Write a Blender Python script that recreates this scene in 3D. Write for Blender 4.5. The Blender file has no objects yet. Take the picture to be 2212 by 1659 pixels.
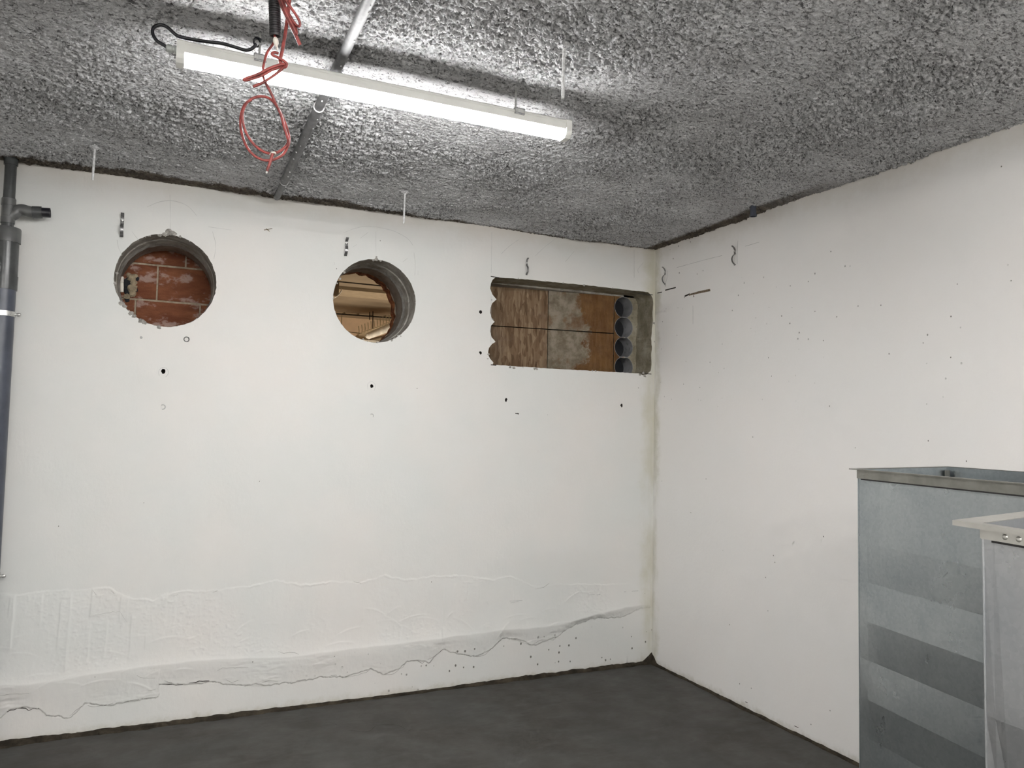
import bpy, bmesh, math, random
import numpy as np
from mathutils import Vector, Matrix
from mathutils.geometry import tessellate_polygon
random.seed(4)
S = bpy.context.scene
C = bpy.context.collection
PI = math.pi

# ------------------------------------------------------------------ camera
CAM = np.array([-3.0586, -4.4214, 1.5486])
CF = np.array([0.40956285, 0.9104379, 0.05797497])
CR = np.array([0.91130716, -0.41123519, 0.02012166])
CU = np.array([-0.04216087, -0.04459192, 0.99811523])
FPX = 1669.193
cd = bpy.data.cameras.new('camera')
co = bpy.data.objects.new('camera', cd); C.objects.link(co)
cd.sensor_width = 36.0; cd.sensor_fit = 'HORIZONTAL'; cd.lens = FPX*36.0/2212.0
cd.clip_start = 0.05; cd.clip_end = 100
M = Matrix.Identity(4)
for i in range(3):
    M[i][0] = CR[i]; M[i][1] = CU[i]; M[i][2] = -CF[i]; M[i][3] = CAM[i]
co.matrix_world = M
S.camera = co

# ------------------------------------------------------------------ world, exposure
w = bpy.data.worlds.new('world'); S.world = w; w.use_nodes = True
w.node_tree.nodes['Background'].inputs[0].default_value = (0.9, 0.95, 1, 1)
w.node_tree.nodes['Background'].inputs[1].default_value = 0.05
S.view_settings.view_transform = 'Standard'
S.view_settings.look = 'None'
S.view_settings.exposure = 0.0
S.view_settings.gamma = 1.0
S.view_settings.use_curve_mapping = False
LAMP_STRENGTH = 136.0        # diffuser of the lamp in view; next line: unseen lamps added behind the camera
FILL_STRENGTH = 172.0
HALL_W = 80.0              # unseen area light put in to light the hall beyond
S.cycles.max_bounces = 6
S.cycles.diffuse_bounces = 4
S.cycles.glossy_bounces = 3
S.cycles.transmission_bounces = 1
S.cycles.use_adaptive_sampling = True
S.cycles.adaptive_threshold = 0.1
S.cycles.adaptive_min_samples = 12
S.cycles.sample_clamp_indirect = 6.0
S.cycles.use_denoising = True

H = 2.8
WT = 0.40                   # thickness of the drilled wall

# ------------------------------------------------------------------ survey helpers (photo point -> point on a real plane)
def ray(px, py):
    return CF + CR*((px-1106.0)/FPX) + CU*((829.5-py)/FPX)
def W(px, py, ax, val):
    d = ray(px, py); t = (val-CAM[ax])/d[ax]
    return Vector(CAM + d*t)
def proj(P):
    d = np.array(P)-CAM; z = d@CF
    return 1106+FPX*(d@CR)/z, 829.5-FPX*(d@CU)/z
def z_at(x, y, py):
    lo, hi = -1.0, 3.0
    for _ in range(40):
        m = (lo+hi)/2
        if proj((x, y, m))[1] > py: lo = m
        else: hi = m
    return (lo+hi)/2

# ------------------------------------------------------------------ object helpers
def tag(o, label=None, cat=None, group=None, kind=None):
    if label: o['label'] = label
    if cat: o['category'] = cat
    if group: o['group'] = group
    if kind: o['kind'] = kind
    return o
def empty(name, loc, label, cat, group=None):
    o = bpy.data.objects.new(name, None); C.objects.link(o)
    o.location = loc; o.empty_display_size = 0.05
    bpy.context.view_layer.update()
    return tag(o, label, cat, group)
def link(name, me, mat, parent=None, smooth=False):
    o = bpy.data.objects.new(name, me); C.objects.link(o)
    if mat is not None:
        for m in (mat if isinstance(mat, (list, tuple)) else [mat]): me.materials.append(m)
    if smooth:
        me.polygons.foreach_set('use_smooth', [True]*len(me.polygons))
    if parent is not None:
        o.parent = parent
        o.matrix_parent_inverse = parent.matrix_world.inverted()
    return o
def B2O(name, bm, mat, parent=None, smooth=False, ang=None):
    me = bpy.data.meshes.new(name); bm.normal_update(); bm.to_mesh(me); bm.free()
    o = link(name, me, mat, parent, smooth)
    if ang: me.set_sharp_from_angle(angle=math.radians(ang))
    return o
def PD(name, v, f, mat, parent=None, smooth=False):
    me = bpy.data.meshes.new(name); me.from_pydata([tuple(p) for p in v], [], f); me.update()
    return link(name, me, mat, parent, smooth)
def bm_box(bm, c, s, rot=None, bev=0.0):
    r = bmesh.ops.create_cube(bm, size=1.0)
    vs = r['verts']
    bmesh.ops.scale(bm, vec=s, verts=vs)
    if bev > 0:
        es = list({e for v in vs for e in v.link_edges})
        rb = bmesh.ops.bevel(bm, geom=es, offset=bev, segments=2, affect='EDGES', profile=0.5)
        vs = list({v for f in rb['faces'] for v in f.verts} | {v for v in vs if v.is_valid})
    if rot is not None: bmesh.ops.rotate(bm, cent=(0, 0, 0), matrix=rot, verts=vs)
    bmesh.ops.translate(bm, vec=c, verts=vs)
    return vs
def frame_for(d):
    d = Vector(d).normalized()
    a = Vector((0, 0, 1)) if abs(d.z) < 0.9 else Vector((1, 0, 0))
    x = d.cross(a).normalized(); y = x.cross(d).normalized()
    return x, y, d
def bm_lathe(bm, p0, d, prof, n=32, close=True):
    """profile list of (distance along d, radius)"""
    p0 = Vector(p0); x, y, d = frame_for(d); rings = []
    for (t, r) in prof:
        rings.append([bm.verts.new(p0+d*t+(x*math.cos(2*PI*k/n)+y*math.sin(2*PI*k/n))*r) for k in range(n)])
    for a, b in zip(rings, rings[1:]):
        for k in range(n):
            bm.faces.new((a[k], a[(k+1) % n], b[(k+1) % n], b[k]))
    if close:
        for rg in (rings[0][::-1], rings[-1]):
            try: bm.faces.new(rg)
            except ValueError: pass
    return rings
def smooth_path(pts, n=6, closed=False):
    pts = [Vector(p) for p in pts]; out = []
    for i in range(len(pts)-1):
        p0 = pts[max(i-1, 0)]; p1 = pts[i]; p2 = pts[i+1]; p3 = pts[min(i+2, len(pts)-1)]
        for k in range(n):
            t = k/n
            out.append(0.5*((2*p1)+(p2-p0)*t+(2*p0-5*p1+4*p2-p3)*t*t+(3*p1-p0-3*p2+p3)*t**3))
    out.append(pts[-1]); return out
def bm_tube(bm, pts, r, n=8, cap=True):
    pts = [Vector(p) for p in pts]
    rr = r if isinstance(r, (list, tuple)) else [r]*len(pts)
    t = (pts[1]-pts[0]).normalized(); x, y, _ = frame_for(t); rings = []
    for i, p in enumerate(pts):
        tn = (pts[min(i+1, len(pts)-1)]-pts[max(i-1, 0)])
        if tn.length < 1e-9: tn = t
        tn.normalize()
        q = t.rotation_difference(tn); x = q @ x; y = q @ y; t = tn
        rings.append([bm.verts.new(p+(x*math.cos(2*PI*k/n)+y*math.sin(2*PI*k/n))*rr[i]) for k in range(n)])
    for a, b in zip(rings, rings[1:]):
        for k in range(n):
            bm.faces.new((a[k], a[(k+1) % n], b[(k+1) % n], b[k]))
    if cap:
        bm.faces.new(rings[0][::-1]); bm.faces.new(rings[-1])
def tube(name, pts, r, mat, parent=None, n=8):
    bm = bmesh.new(); bm_tube(bm, pts, r, n); return B2O(name, bm, mat, parent, True, 60)
def lathe(name, p0, d, prof, mat, parent=None, n=32, close=True, ang=35):
    bm = bmesh.new(); bm_lathe(bm, p0, d, prof, n, close); return B2O(name, bm, mat, parent, True, ang)
def box(name, c, s, mat, parent=None, rot=None, bev=0.0):
    bm = bmesh.new(); bm_box(bm, c, s, rot, bev); return B2O(name, bm, mat, parent)
def lump(bm, c, s, seed):
    r = bmesh.ops.create_icosphere(bm, subdivisions=2, radius=1.0)
    rg = random.Random(seed)
    for v in r['verts']:
        k = 1+rg.uniform(-0.28, 0.28)
        v.co = Vector((v.co.x*s[0]*k, v.co.y*s[1]*k, v.co.z*s[2]*k))+Vector(c)

# numpy gradient noise
_rng = np.random.RandomState(7)
_perm = np.concatenate([_rng.permutation(512)]*3)
_ga = _rng.rand(512)*2*PI
_gx = np.cos(_ga); _gy = np.sin(_ga)
def perlin(x, y, seed=0):
    x = x+seed*37.31; y = y+seed*17.77
    xi = np.floor(x).astype(int); yi = np.floor(y).astype(int)
    xf = x-xi; yf = y-yi; xi &= 511; yi &= 511
    u = xf*xf*xf*(xf*(xf*6-15)+10); v = yf*yf*yf*(yf*(yf*6-15)+10)
    def g(ix, iy, dx, dy):
        h = _perm[_perm[ix]+iy] & 511
        return _gx[h]*dx+_gy[h]*dy
    a = g(xi, yi, xf, yf); b = g((xi+1) & 511, yi, xf-1, yf)
    c = g(xi, (yi+1) & 511, xf, yf-1); d = g((xi+1) & 511, (yi+1) & 511, xf-1, yf-1)
    return (a+(b-a)*u)+((c+(d-c)*u)-(a+(b-a)*u))*v
def fbm(x, y, oct=4, seed=0, gain=0.5):
    s = 0; a = 1
    for o in range(oct):
        s = s+a*perlin(x, y, seed+o); x = x*2.03; y = y*2.03; a *= gain
    return s
def sstep(a, b, x):
    t = np.clip((x-a)/(b-a), 0, 1); return t*t*(3-2*t)
def grid_mesh(name, P, nu, nv, flip=False):
    """P: (nv,nu,3) array"""
    me = bpy.data.meshes.new(name)
    me.vertices.add(nu*nv); me.vertices.foreach_set('co', P.reshape(-1).astype(np.float32))
    i = np.arange(nu*nv).reshape(nv, nu)
    q = np.stack([i[:-1, :-1], i[:-1, 1:], i[1:, 1:], i[1:, :-1]], -1).reshape(-1, 4)
    if flip: q = q[:, ::-1]
    n = len(q)
    me.loops.add(n*4); me.loops.foreach_set('vertex_index', q.reshape(-1).astype(np.int32))
    me.polygons.add(n); me.polygons.foreach_set('loop_start', np.arange(0, n*4, 4, dtype=np.int32))
    me.polygons.foreach_set('loop_total', np.full(n, 4, dtype=np.int32))
    me.update(calc_edges=True)
    me.polygons.foreach_set('use_smooth', np.ones(n, dtype=bool))
    return me

# ------------------------------------------------------------------ materials
class NT:
    def __init__(s, name):
        s.m = bpy.data.materials.new(name); s.m.use_nodes = True
        s.t = s.m.node_tree; s.b = s.t.nodes['Principled BSDF']; s._p = None
    def n(s, ty, **kw):
        nd = s.t.nodes.new(ty)
        for k, v in kw.items(): setattr(nd, k, v)
        return nd
    def l(s, a, b): s.t.links.new(a, b)
    @property
    def pos(s):
        if s._p is None: s._p = s.n('ShaderNodeNewGeometry').outputs['Position']
        return s._p
    def mapping(s, scale=(1, 1, 1), rot=(0, 0, 0), loc=(0, 0, 0), src=None):
        m = s.n('ShaderNodeMapping'); s.l(src or s.pos, m.inputs['Vector'])
        m.inputs['Scale'].default_value = scale; m.inputs['Rotation'].default_value = rot; m.inputs['Location'].default_value = loc
        return m.outputs[0]
    def noise(s, scale=5, detail=3, rough=.5, vec=None, dist=0.0):
        k = s.n('ShaderNodeTexNoise'); s.l(vec or s.pos, k.inputs['Vector'])
        k.inputs['Scale'].default_value = scale; k.inputs['Detail'].default_value = detail
        k.inputs['Roughness'].default_value = rough; k.inputs['Distortion'].default_value = dist
        return k.outputs[0]
    def voro(s, scale, vec=None, feat='F1'):
        k = s.n('ShaderNodeTexVoronoi', feature=feat); s.l(vec or s.pos, k.inputs['Vector'])
        k.inputs['Scale'].default_value = scale
        return k
    def ramp(s, f, stops):
        r = s.n('ShaderNodeValToRGB'); s.l(f, r.inputs[0])
        e = r.color_ramp.elements
        while len(e) < len(stops): e.new(0.5)
        for el, (p, c) in zip(e, stops):
            el.position = p
            el.color = (c, c, c, 1) if isinstance(c, (int, float)) else (*c, 1)
        return r.outputs[0]
    def math(s, op, a, b=0.0, c=0.0, clamp=False):
        k = s.n('ShaderNodeMath', operation=op, use_clamp=clamp)
        for i, v in enumerate((a, b, c)):
            if hasattr(v, 'links'): s.l(v, k.inputs[i])
            else: k.inputs[i].default_value = v
        return k.outputs[0]
    def mix(s, f, a, b, mode='MIX'):
        k = s.n('ShaderNodeMix', data_type='RGBA', blend_type=mode)
        for i, v in ((0, f), (6, a), (7, b)):
            if hasattr(v, 'links'): s.l(v, k.inputs[i])
            else: k.inputs[i].default_value = v if i == 0 else (*v, 1)
        return k.outputs[2]
    def xyz(s):
        k = s.n('ShaderNodeSeparateXYZ'); s.l(s.pos, k.inputs[0]); return k.outputs
    def rng(s, v, a, b, lo=0.0, hi=1.0):
        k = s.n('ShaderNodeMapRange', interpolation_type='SMOOTHSTEP'); s.l(v, k.inputs[0])
        for i, q in ((1, a), (2, b), (3, lo), (4, hi)): k.inputs[i].default_value = q
        return k.outputs[0]
    def bump(s, h, dist=0.002, strength=1.0, prev=None):
        k = s.n('ShaderNodeBump'); s.l(h, k.inputs['Height'])
        k.inputs['Distance'].default_value = dist; k.inputs['Strength'].default_value = strength
        if prev is not None: s.l(prev, k.inputs['Normal'])
        s.l(k.outputs[0], s.b.inputs['Normal']); return k.outputs[0]
    def col(s, c):
        if hasattr(c, 'links'): s.l(c, s.b.inputs['Base Color'])
        else: s.b.inputs['Base Color'].default_value = (*c, 1)
        return s
    def set(s, rough=.5, metal=0.0, spec=0.5):
        if hasattr(rough, 'links'): s.l(rough, s.b.inputs['Roughness'])
        else: s.b.inputs['Roughness'].default_value = rough
        s.b.inputs['Metallic'].default_value = metal
        s.b.inputs['Specular IOR Level'].default_value = spec
        return s

def simple(name, c, rough=.5, metal=0.0, var=0.12, scale=12, bump=0.0, bscale=150, spec=.5):
    k = NT(name); f = k.noise(scale, 4, .6)
    c2 = tuple(max(0, x*(1-var*2)) for x in c); c1 = tuple(min(1, x*(1+var)) for x in c)
    k.col(k.mix(k.rng(f, .3, .7), c2, c1)); k.set(rough, metal, spec)
    if bump: k.bump(k.noise(bscale, 3, .6), bump)
    return k.m

def wall_material(name, back):
    k = NT(name); X, Y, Z = k.xyz()
    big = k.rng(k.noise(1.3, 4, .55), .3, .7)
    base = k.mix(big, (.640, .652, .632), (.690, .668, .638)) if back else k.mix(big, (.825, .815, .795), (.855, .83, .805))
    mott = k.rng(k.noise(6, 5, .65), .35, .75)
    base = k.mix(k.math('MULTIPLY', mott, .35), base, (.69, .685, .67) if back else (.85, .84, .83))
    # yellowish damp stains beside the corner, ragged outline
    near = k.math('ABSOLUTE', X if back else Y)
    wob = k.math('MULTIPLY', k.math('SUBTRACT', k.noise(7, 5, .7), .5), .16)
    st = k.rng(k.math('ADD', near, wob), .02 if back else .0, .13 if back else .09, 1.0, 0.0)
    st = k.math('MULTIPLY', st, k.rng(k.noise(4, 4, .6, vec=k.mapping((1, 1, .35))), .3, .62))
    base = k.mix(k.math('MULTIPLY', st, .75), base, (.50, .48, .37))
    # brown run-off below the ceiling joint
    top = k.rng(k.math('ADD', Z, k.math('MULTIPLY', k.noise(5, 5, .7), .16)), 2.77, 2.90)
    base = k.mix(k.math('MULTIPLY', top, .32 if back else .35), base, (.46, .40, .31))
    # dirt just above the floor
    bot = k.rng(k.math('ADD', Z, k.math('MULTIPLY', k.noise(14, 5, .7), .11)), .02, .105, 1.0, 0.0)
    base = k.mix(k.math('MULTIPLY', bot, .85), base, (.40, .37, .28))
    # blow holes in the cast concrete
    def pits(scale, rad, dens, seed):
        v = k.voro(scale, vec=k.mapping((1, 1, .8), loc=(seed, seed*.7, seed*.3)))
        d = k.rng(v.outputs['Distance'], rad*.7, rad, 1.0, 0.0)
        sp = k.n('ShaderNodeSeparateXYZ'); k.l(v.outputs['Color'], sp.inputs[0])
        return k.math('MULTIPLY', d, k.math('GREATER_THAN', sp.outputs[0], dens))
    if back:
        zone = k.math('MULTIPLY', k.rng(Z, .20, .30, 1.0, 0.0), k.rng(X, -2.6, -1.2))
        p1 = k.math('MULTIPLY', pits(26, .17, .50, 3), zone)
        p2 = pits(16, .045, .90, 9)
    else:
        zone = k.math('MULTIPLY', k.rng(k.noise(1.9, 2, .5), .50, .62), k.rng(Z, 1.5, 2.2))
        p1 = k.math('MULTIPLY', pits(26, .12, .72, 5), zone)
        p2 = pits(15, .048, .72, 11)
    pit = k.math('MAXIMUM', p1, p2)
    base = k.mix(k.math('MULTIPLY', pit, .85), base, (.10, .09, .075))
    k.col(base); k.set(.75, 0, .25)
    fine = k.noise(60, 4, .6, vec=k.mapping((1, 1, .5)))
    h = k.math('ADD', k.math('MULTIPLY', fine, .35), k.math('MULTIPLY', k.noise(9, 5, .6), .8))
    h = k.math('SUBTRACT', h, k.math('MULTIPLY', pit, 1.6))
    k.bump(h, .0022, .8)
    return k.m
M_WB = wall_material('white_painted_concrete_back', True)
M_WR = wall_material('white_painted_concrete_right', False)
M_WO = simple('white_wall_rear', (.80, .79, .77), .8, var=.04, scale=2)

def conc_material(name, c1, c2, scale=9, b=.002):
    k = NT(name)
    f = k.rng(k.noise(scale, 6, .68), .35, .68)
    c = k.mix(f, c1, c2)
    g = k.rng(k.noise(scale*5, 4, .6), .58, .70)
    c = k.mix(k.math('MULTIPLY', g, .5), c, tuple(x*.35 for x in c1))
    k.col(c); k.set(.8, 0, .25)
    k.bump(k.noise(70, 5, .7), b); return k.m
M_BORE = conc_material('cut_concrete', (.23, .21, .18), (.43, .41, .37), 7)
M_BORE2 = conc_material('cut_concrete_brownish', (.19, .155, .13), (.34, .30, .255), 6)
M_REV = conc_material('reveal_concrete', (.20, .175, .12), (.36, .33, .26), 8)
M_CUP = conc_material('smooth_bore_concrete', (.20, .20, .205), (.29, .29, .30), 5, .0008)
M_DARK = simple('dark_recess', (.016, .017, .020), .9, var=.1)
M_CHIP = conc_material('chipped_concrete', (.24, .23, .21), (.40, .38, .35), 30)
M_CRACK = simple('near_black_cut', (.03, .025, .02), .9)  # near-black for saw cuts, cracks and small holes

def ceiling_material():
    k = NT('sprayed_mineral_ceiling'); X, Y, Z = k.xyz()
    c = k.mix(k.rng(k.noise(3.2, 5, .6), .3, .7), (.60, .595, .60), (.78, .78, .79))
    c = k.mix(k.math('MULTIPLY', k.rng(k.noise(74, 5, .74, vec=k.mapping((.5, 1.3, 1)), dist=.5), .52, .62), .85), c, (.13, .125, .13))  # dark flecks put the shade of pits and cracks into the colour
    # unsprayed, damp brown margin next to the walls, ragged and fading towards the corner
    wob = k.math('MULTIPLY', k.math('SUBTRACT', k.noise(5, 5, .65), .5), .22)
    db = k.math('ADD', k.math('ABSOLUTE', Y), wob)
    lim = k.rng(X, -2.4, -1.2, .17, .045)
    mb = k.math('LESS_THAN', db, lim)
    mb = k.math('MULTIPLY', mb, k.rng(k.math('SUBTRACT', lim, db), 0, .05))
    dr = k.math('ADD', k.math('ABSOLUTE', X), k.math('MULTIPLY', wob, .35))
    mr = k.math('MULTIPLY', k.rng(dr, .07, .12, 1.0, 0.0), k.rng(Y, -1.9, -1.0))
    m = k.math('MAXIMUM', mb, mr)
    br = k.mix(k.rng(k.noise(22, 5, .7), .35, .65), (.062, .045, .028), (.17, .135, .095))
    k.col(k.mix(k.math('MULTIPLY', m, .9), c, br)); k.set(.95, 0, .1)
    v = k.voro(110); h = k.math('ADD', k.math('MULTIPLY', v.outputs['Distance'], -.9), k.math('MULTIPLY', k.noise(120, 5, .75), 1.5))
    k.bump(h, .0055, 1.0)
    return k.m
M_CEIL = ceiling_material()

def floor_material():
    k = NT('wet_screed')
    f = k.rng(k.noise(1.6, 5, .6, dist=.6), .3, .7)
    c = k.mix(f, (.047, .042, .036), (.062, .061, .056))
    sw = k.rng(k.noise(5, 6, .7, vec=k.mapping((1, 2.2, 1), rot=(0, 0, .4)), dist=1.2), .4, .75)
    c = k.mix(k.math('MULTIPLY', sw, .55), c, (.082, .083, .079))
    sp = k.voro(14); dm = k.rng(sp.outputs['Distance'], .02, .035, 1.0, 0.0)
    sc = k.n('ShaderNodeSeparateXYZ'); k.l(sp.outputs['Color'], sc.inputs[0])
    dm = k.math('MULTIPLY', dm, k.math('GREATER_THAN', sc.outputs[0], .90))
    c = k.mix(k.math('MULTIPLY', dm, .5), c, (.30, .29, .27))
    k.col(c); k.set(k.rng(k.noise(3, 4, .6), .3, .7, .48, .75), 0, .35)
    k.bump(k.math('ADD', k.math('MULTIPLY', k.noise(3.5, 5, .6, dist=.8), 1.0), k.math('MULTIPLY', k.noise(45, 4, .6), .10)), .004, .6)
    return k.m
M_FLOOR = floor_material()
M_TRIM = conc_material('dirty_joint_mortar', (.018, .014, .009), (.062, .050, .034), 9, .003)
M_TRIM2 = conc_material('grey_joint_mortar', (.05, .045, .038), (.12, .108, .09), 10, .003)

def brick_material():
    k = NT('red_hollow_brick')
    f = k.rng(k.noise(6, 5, .6, vec=k.mapping((1, 1, 3))), .3, .7)
    c = k.mix(f, (.150, .050, .025), (.25, .098, .048))
    wsh = k.rng(k.noise(7, 6, .66, vec=k.mapping((1, 1, 1.6))), .52, .62)
    c = k.mix(k.math('MULTIPLY', wsh, .75), c, (.42, .31, .27))
    k.col(c); k.set(.85, 0, .2)
    k.bump(k.math('ADD', k.noise(40, 4, .6, vec=k.mapping((.3, 1, 3))), k.noise(150, 2)), .002); return k.m
M_BRICK = brick_material()
M_BRICKCUT = simple('cut_brick_edge', (.40, .15, .06), .9, var=.35, scale=25, bump=.005, bscale=60)
M_MORTAR = conc_material('pale_mortar', (.30, .24, .17), (.46, .38, .29), 30, .003)
M_FOAM = simple('dried_mortar_blob', (.36, .29, .19), .8, var=.2, scale=40, bump=.002)

def osb_material(name, residue):
    k = NT(name); X, Y, Z = k.xyz()
    v1 = k.voro(58, vec=k.mapping((1.0, 1, .22), rot=(0, .25, 0)))
    v2 = k.voro(92, vec=k.mapping((.9, 1, .18), rot=(0, -.2, 0), loc=(3, 1, 2)))
    a = k.n('ShaderNodeSeparateXYZ'); k.l(v1.outputs['Color'], a.inputs[0])
    b = k.n('ShaderNodeSeparateXYZ'); k.l(v2.outputs['Color'], b.inputs[0])
    c = k.ramp(k.math('MULTIPLY', k.math('ADD', a.outputs[0], b.outputs[1]), .5),
               [(0, (.14, .080, .040)), (.45, (.26, .168, .096)), (.75, (.37, .265, .165)), (1, (.46, .35, .23))])
    if residue:
        org = k.mix(k.rng(k.noise(9, 5, .7), .3, .7), (.16, .066, .016), (.28, .145, .045))
        c = k.mix(.8, c, org)
        wob = k.math('MULTIPLY', k.math('SUBTRACT', k.noise(6, 6, .7), .5), .55)
        m = k.rng(k.math('ADD', X, wob), -.455, -.41, 1.0, 0.0)
        ps = k.rng(k.noise(5.5, 6, .6), .40, .50)
        m = k.math('MULTIPLY', m, k.math('ADD', k.math('MULTIPLY', ps, .65), .35))
        pl = k.mix(k.rng(k.noise(14, 5, .7), .35, .65), (.24, .20, .14), (.42, .375, .30))
        c = k.mix(m, c, pl)
    else:
        c = k.mix(k.math('MULTIPLY', k.rng(k.noise(4, 5, .7), .45, .7), .5), c, (.34, .255, .19))
    c = k.mix(1.0, c, (.62, .60, .58), 'MULTIPLY')
    k.col(c); k.set(.75, 0, .25)
    k.bump(k.math('ADD', a.outputs[0], b.outputs[1]), .0012); return k.m
M_OSB = osb_material('strand_board', False)
M_OSB2 = osb_material('strand_board_with_plaster_residue', True)

def galv_material(name, c1, c2, rough):
    k = NT(name)
    v = k.voro(120); sp = k.n('ShaderNodeSeparateXYZ'); k.l(v.outputs['Color'], sp.inputs[0])
    c = k.mix(k.rng(k.noise(3, 4, .6), .3, .7), c1, c2)
    c = k.mix(k.math('MULTIPLY', sp.outputs[0], .10), c, (.8, .82, .83))
    d = k.voro(22, vec=k.mapping((1, 1, 1), loc=(4, 2, 1)))
    sd = k.n('ShaderNodeSeparateXYZ'); k.l(d.outputs['Color'], sd.inputs[0])
    dot = k.math('MULTIPLY', k.rng(d.outputs['Distance'], .015, .045, 1.0, 0.0), k.math('GREATER_THAN', sd.outputs[0], .80))
    run = k.rng(k.noise(5, 4, .6, vec=k.mapping((3, 3, .18))), .58, .72)
    c = k.mix(k.math('MULTIPLY', run, .08), c, (.62, .64, .64))
    k.col(c); k.set(k.math('ADD', k.math('MULTIPLY', k.noise(8, 4, .6), .18), rough-.09), .85, .5)
    k.bump(k.math('ADD', k.math('MULTIPLY', dot, -.35), k.math('MULTIPLY', k.noise(4, 2), .9)), .0022, 1.0)
    return k.m
M_GALV = galv_material('galvanised_sheet', (.31, .345, .36), (.40, .43, .44), .30)
M_GALV2 = galv_material('galvanised_sheet_spattered', (.36, .38, .40), (.46, .47, .48), .30)
M_FLANGE = simple('flange_steel', (.60, .59, .55), .34, .85, var=.05, scale=14)
M_FLANGE2 = simple('dull_flange_steel', (.27, .265, .24), .36, .8, var=.08, scale=14)
M_GAP = simple('black_shade_and_lining', (.012, .010, .010), .7)  # black for the painted flange shadow gap; also lines pipe insides
M_ZINC = simple('zinc_plated_steel', (.62, .62, .60), .35, .75, var=.15, scale=60)
M_STEELD = simple('dull_steel_band', (.34, .34, .34), .35, .9, var=.2, scale=90)
M_ROD = simple('oversprayed_rod', (.62, .62, .62), .8, 0, var=.15, scale=80, bump=.001)
M_PVC = simple('grey_pvc_pipe', (.070, .073, .073), .24, 0, var=.12, scale=9, spec=.4)
M_PVCL = simple('mid_grey_pvc_fitting', (.10, .102, .10), .38, 0, var=.12, scale=9)
M_PVCB = simple('blue_grey_pvc_pipe', (.066, .074, .098), .36, 0, var=.12, scale=7)
M_CPIPE = simple('dusty_grey_conduit_pipe', (.115, .115, .118), .5, 0, var=.15, scale=22)
M_DUST = simple('white_overspray', (.62, .62, .62), .9, 0, var=.1)
M_BLK = simple('black_rubber', (.012, .012, .016), .4, 0)
M_COR = simple('black_corrugated_plastic', (.030, .029, .031), .5, 0, var=.3, scale=60)
M_RED = simple('red_wire_sheath', (.29, .055, .048), .45, 0, var=.25, scale=50)
M_TAPE = simple('white_tape', (.78, .74, .66), .6)
M_HOUS = simple('light_grey_lamp_body', (.82, .82, .78), .42, 0, var=.03)
M_GLAND = simple('grey_plastic_gland', (.42, .44, .42), .45)
M_PEN = simple('pencil_grey', (.50, .50, .49), .9)
M_HAIR = simple('hairline_crack', (.26, .245, .23), .9)
M_STREAK = simple('brown_scrape', (.20, .15, .10), .9, var=.3, scale=60)
def emit(name, c, s):
    k = NT(name); k.col((.9, .9, .9)); k.b.inputs['Emission Color'].default_value = (*c, 1)
    k.b.inputs['Emission Strength'].default_value = s; return k.m
M_LED = emit('lit_diffuser', (1.0, .99, .98), LAMP_STRENGTH)
M_LED_FILL = emit('fill_diffuser_rear', (1.0, .985, .965), FILL_STRENGTH)
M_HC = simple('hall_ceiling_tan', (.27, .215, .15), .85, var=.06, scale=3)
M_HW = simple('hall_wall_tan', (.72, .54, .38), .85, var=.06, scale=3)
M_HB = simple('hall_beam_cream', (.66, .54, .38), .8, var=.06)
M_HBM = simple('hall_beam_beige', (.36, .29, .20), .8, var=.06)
M_HD = simple('hall_dark_metal', (.035, .027, .015), .6)
M_HG = simple('hall_olive_metal', (.26, .22, .12), .6)
M_HWH = simple('hall_bright_white', (.85, .82, .75), .5)

# ------------------------------------------------------------------ setting: walls
XL, YN = -4.35, -7.2        # left wall and wall behind the camera
def wpt(px, py, y=0.0):
    v = W(px, py, 1, y); return (v.x, v.z)
c1 = (-3.073, 2.291); c2 = (-1.957, 2.280); RH = 0.2445
def circ(c, r, n=72, jit=0.0, seed=1):
    rg = random.Random(seed); out = []
    for k in range(n):
        a = 2*PI*k/n; q = r+rg.uniform(-jit*.3, jit)
        out.append((c[0]+q*math.cos(a), c[1]+q*math.sin(a)))
    return out
ring1 = circ(c1, RH, 96, .003, 3); ring2 = circ(c2, RH, 96, .0018, 5)
cr = [(275, 205), (600, 228), (1000, 268), (1300, 295), (1700, 340), (2000, 375), (2032, 402), (2055, 445), (2061, 500), (2052, 600), (2056, 700),
      (2045, 800), (2036, 900), (2044, 1000), (2036, 1100), (2040, 1200), (2030, 1268), (1990, 1310), (1940, 1320), (1895, 1299), (1500, 1278), (1000, 1250),
      (600, 1226), (230, 1200), (240, 1176), (200, 1130), (178, 1080), (190, 1010), (225, 962), (266, 938), (222, 890), (202, 820), (212, 762), (256, 712),
      (222, 678), (203, 610), (206, 550), (226, 500), (278, 456), (228, 400), (206, 335), (212, 272), (236, 230)]
rect = [wpt(1020+a/5.267, 560+b/5.267) for a, b in cr]
def densify(poly, step, jit, seed):
    rg = random.Random(seed); out = []
    for i, p in enumerate(poly):
        q = poly[(i+1) % len(poly)]; L = math.hypot(q[0]-p[0], q[1]-p[1]); n = max(1, int(L/step))
        for k in range(n):
            t = k/n
            out.append((p[0]+(q[0]-p[0])*t+rg.uniform(-jit, jit), p[1]+(q[1]-p[1])*t+rg.uniform(-jit, jit)))
    return out
rect = densify(rect, .018, .0014, 8)
holes = [(353, 802, .0125), (803, 834, .0105), (1093, 864, .012), (1343, 876, .012), (1038, 674, .014), (1038, 762, .011)]
drills = []
for i, (a, b, r) in enumerate(holes):
    rg = random.Random(i+20); c = wpt(a, b); jt = .25 if i < 2 else .5
    drills.append([(c[0]+r*math.cos(2*PI*k/12)*(1-rg.uniform(0, jt)), c[1]+r*math.sin(2*PI*k/12)*(1-rg.uniform(0, jt))*1.2) for k in range(12)])
ZS = 0.84
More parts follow.
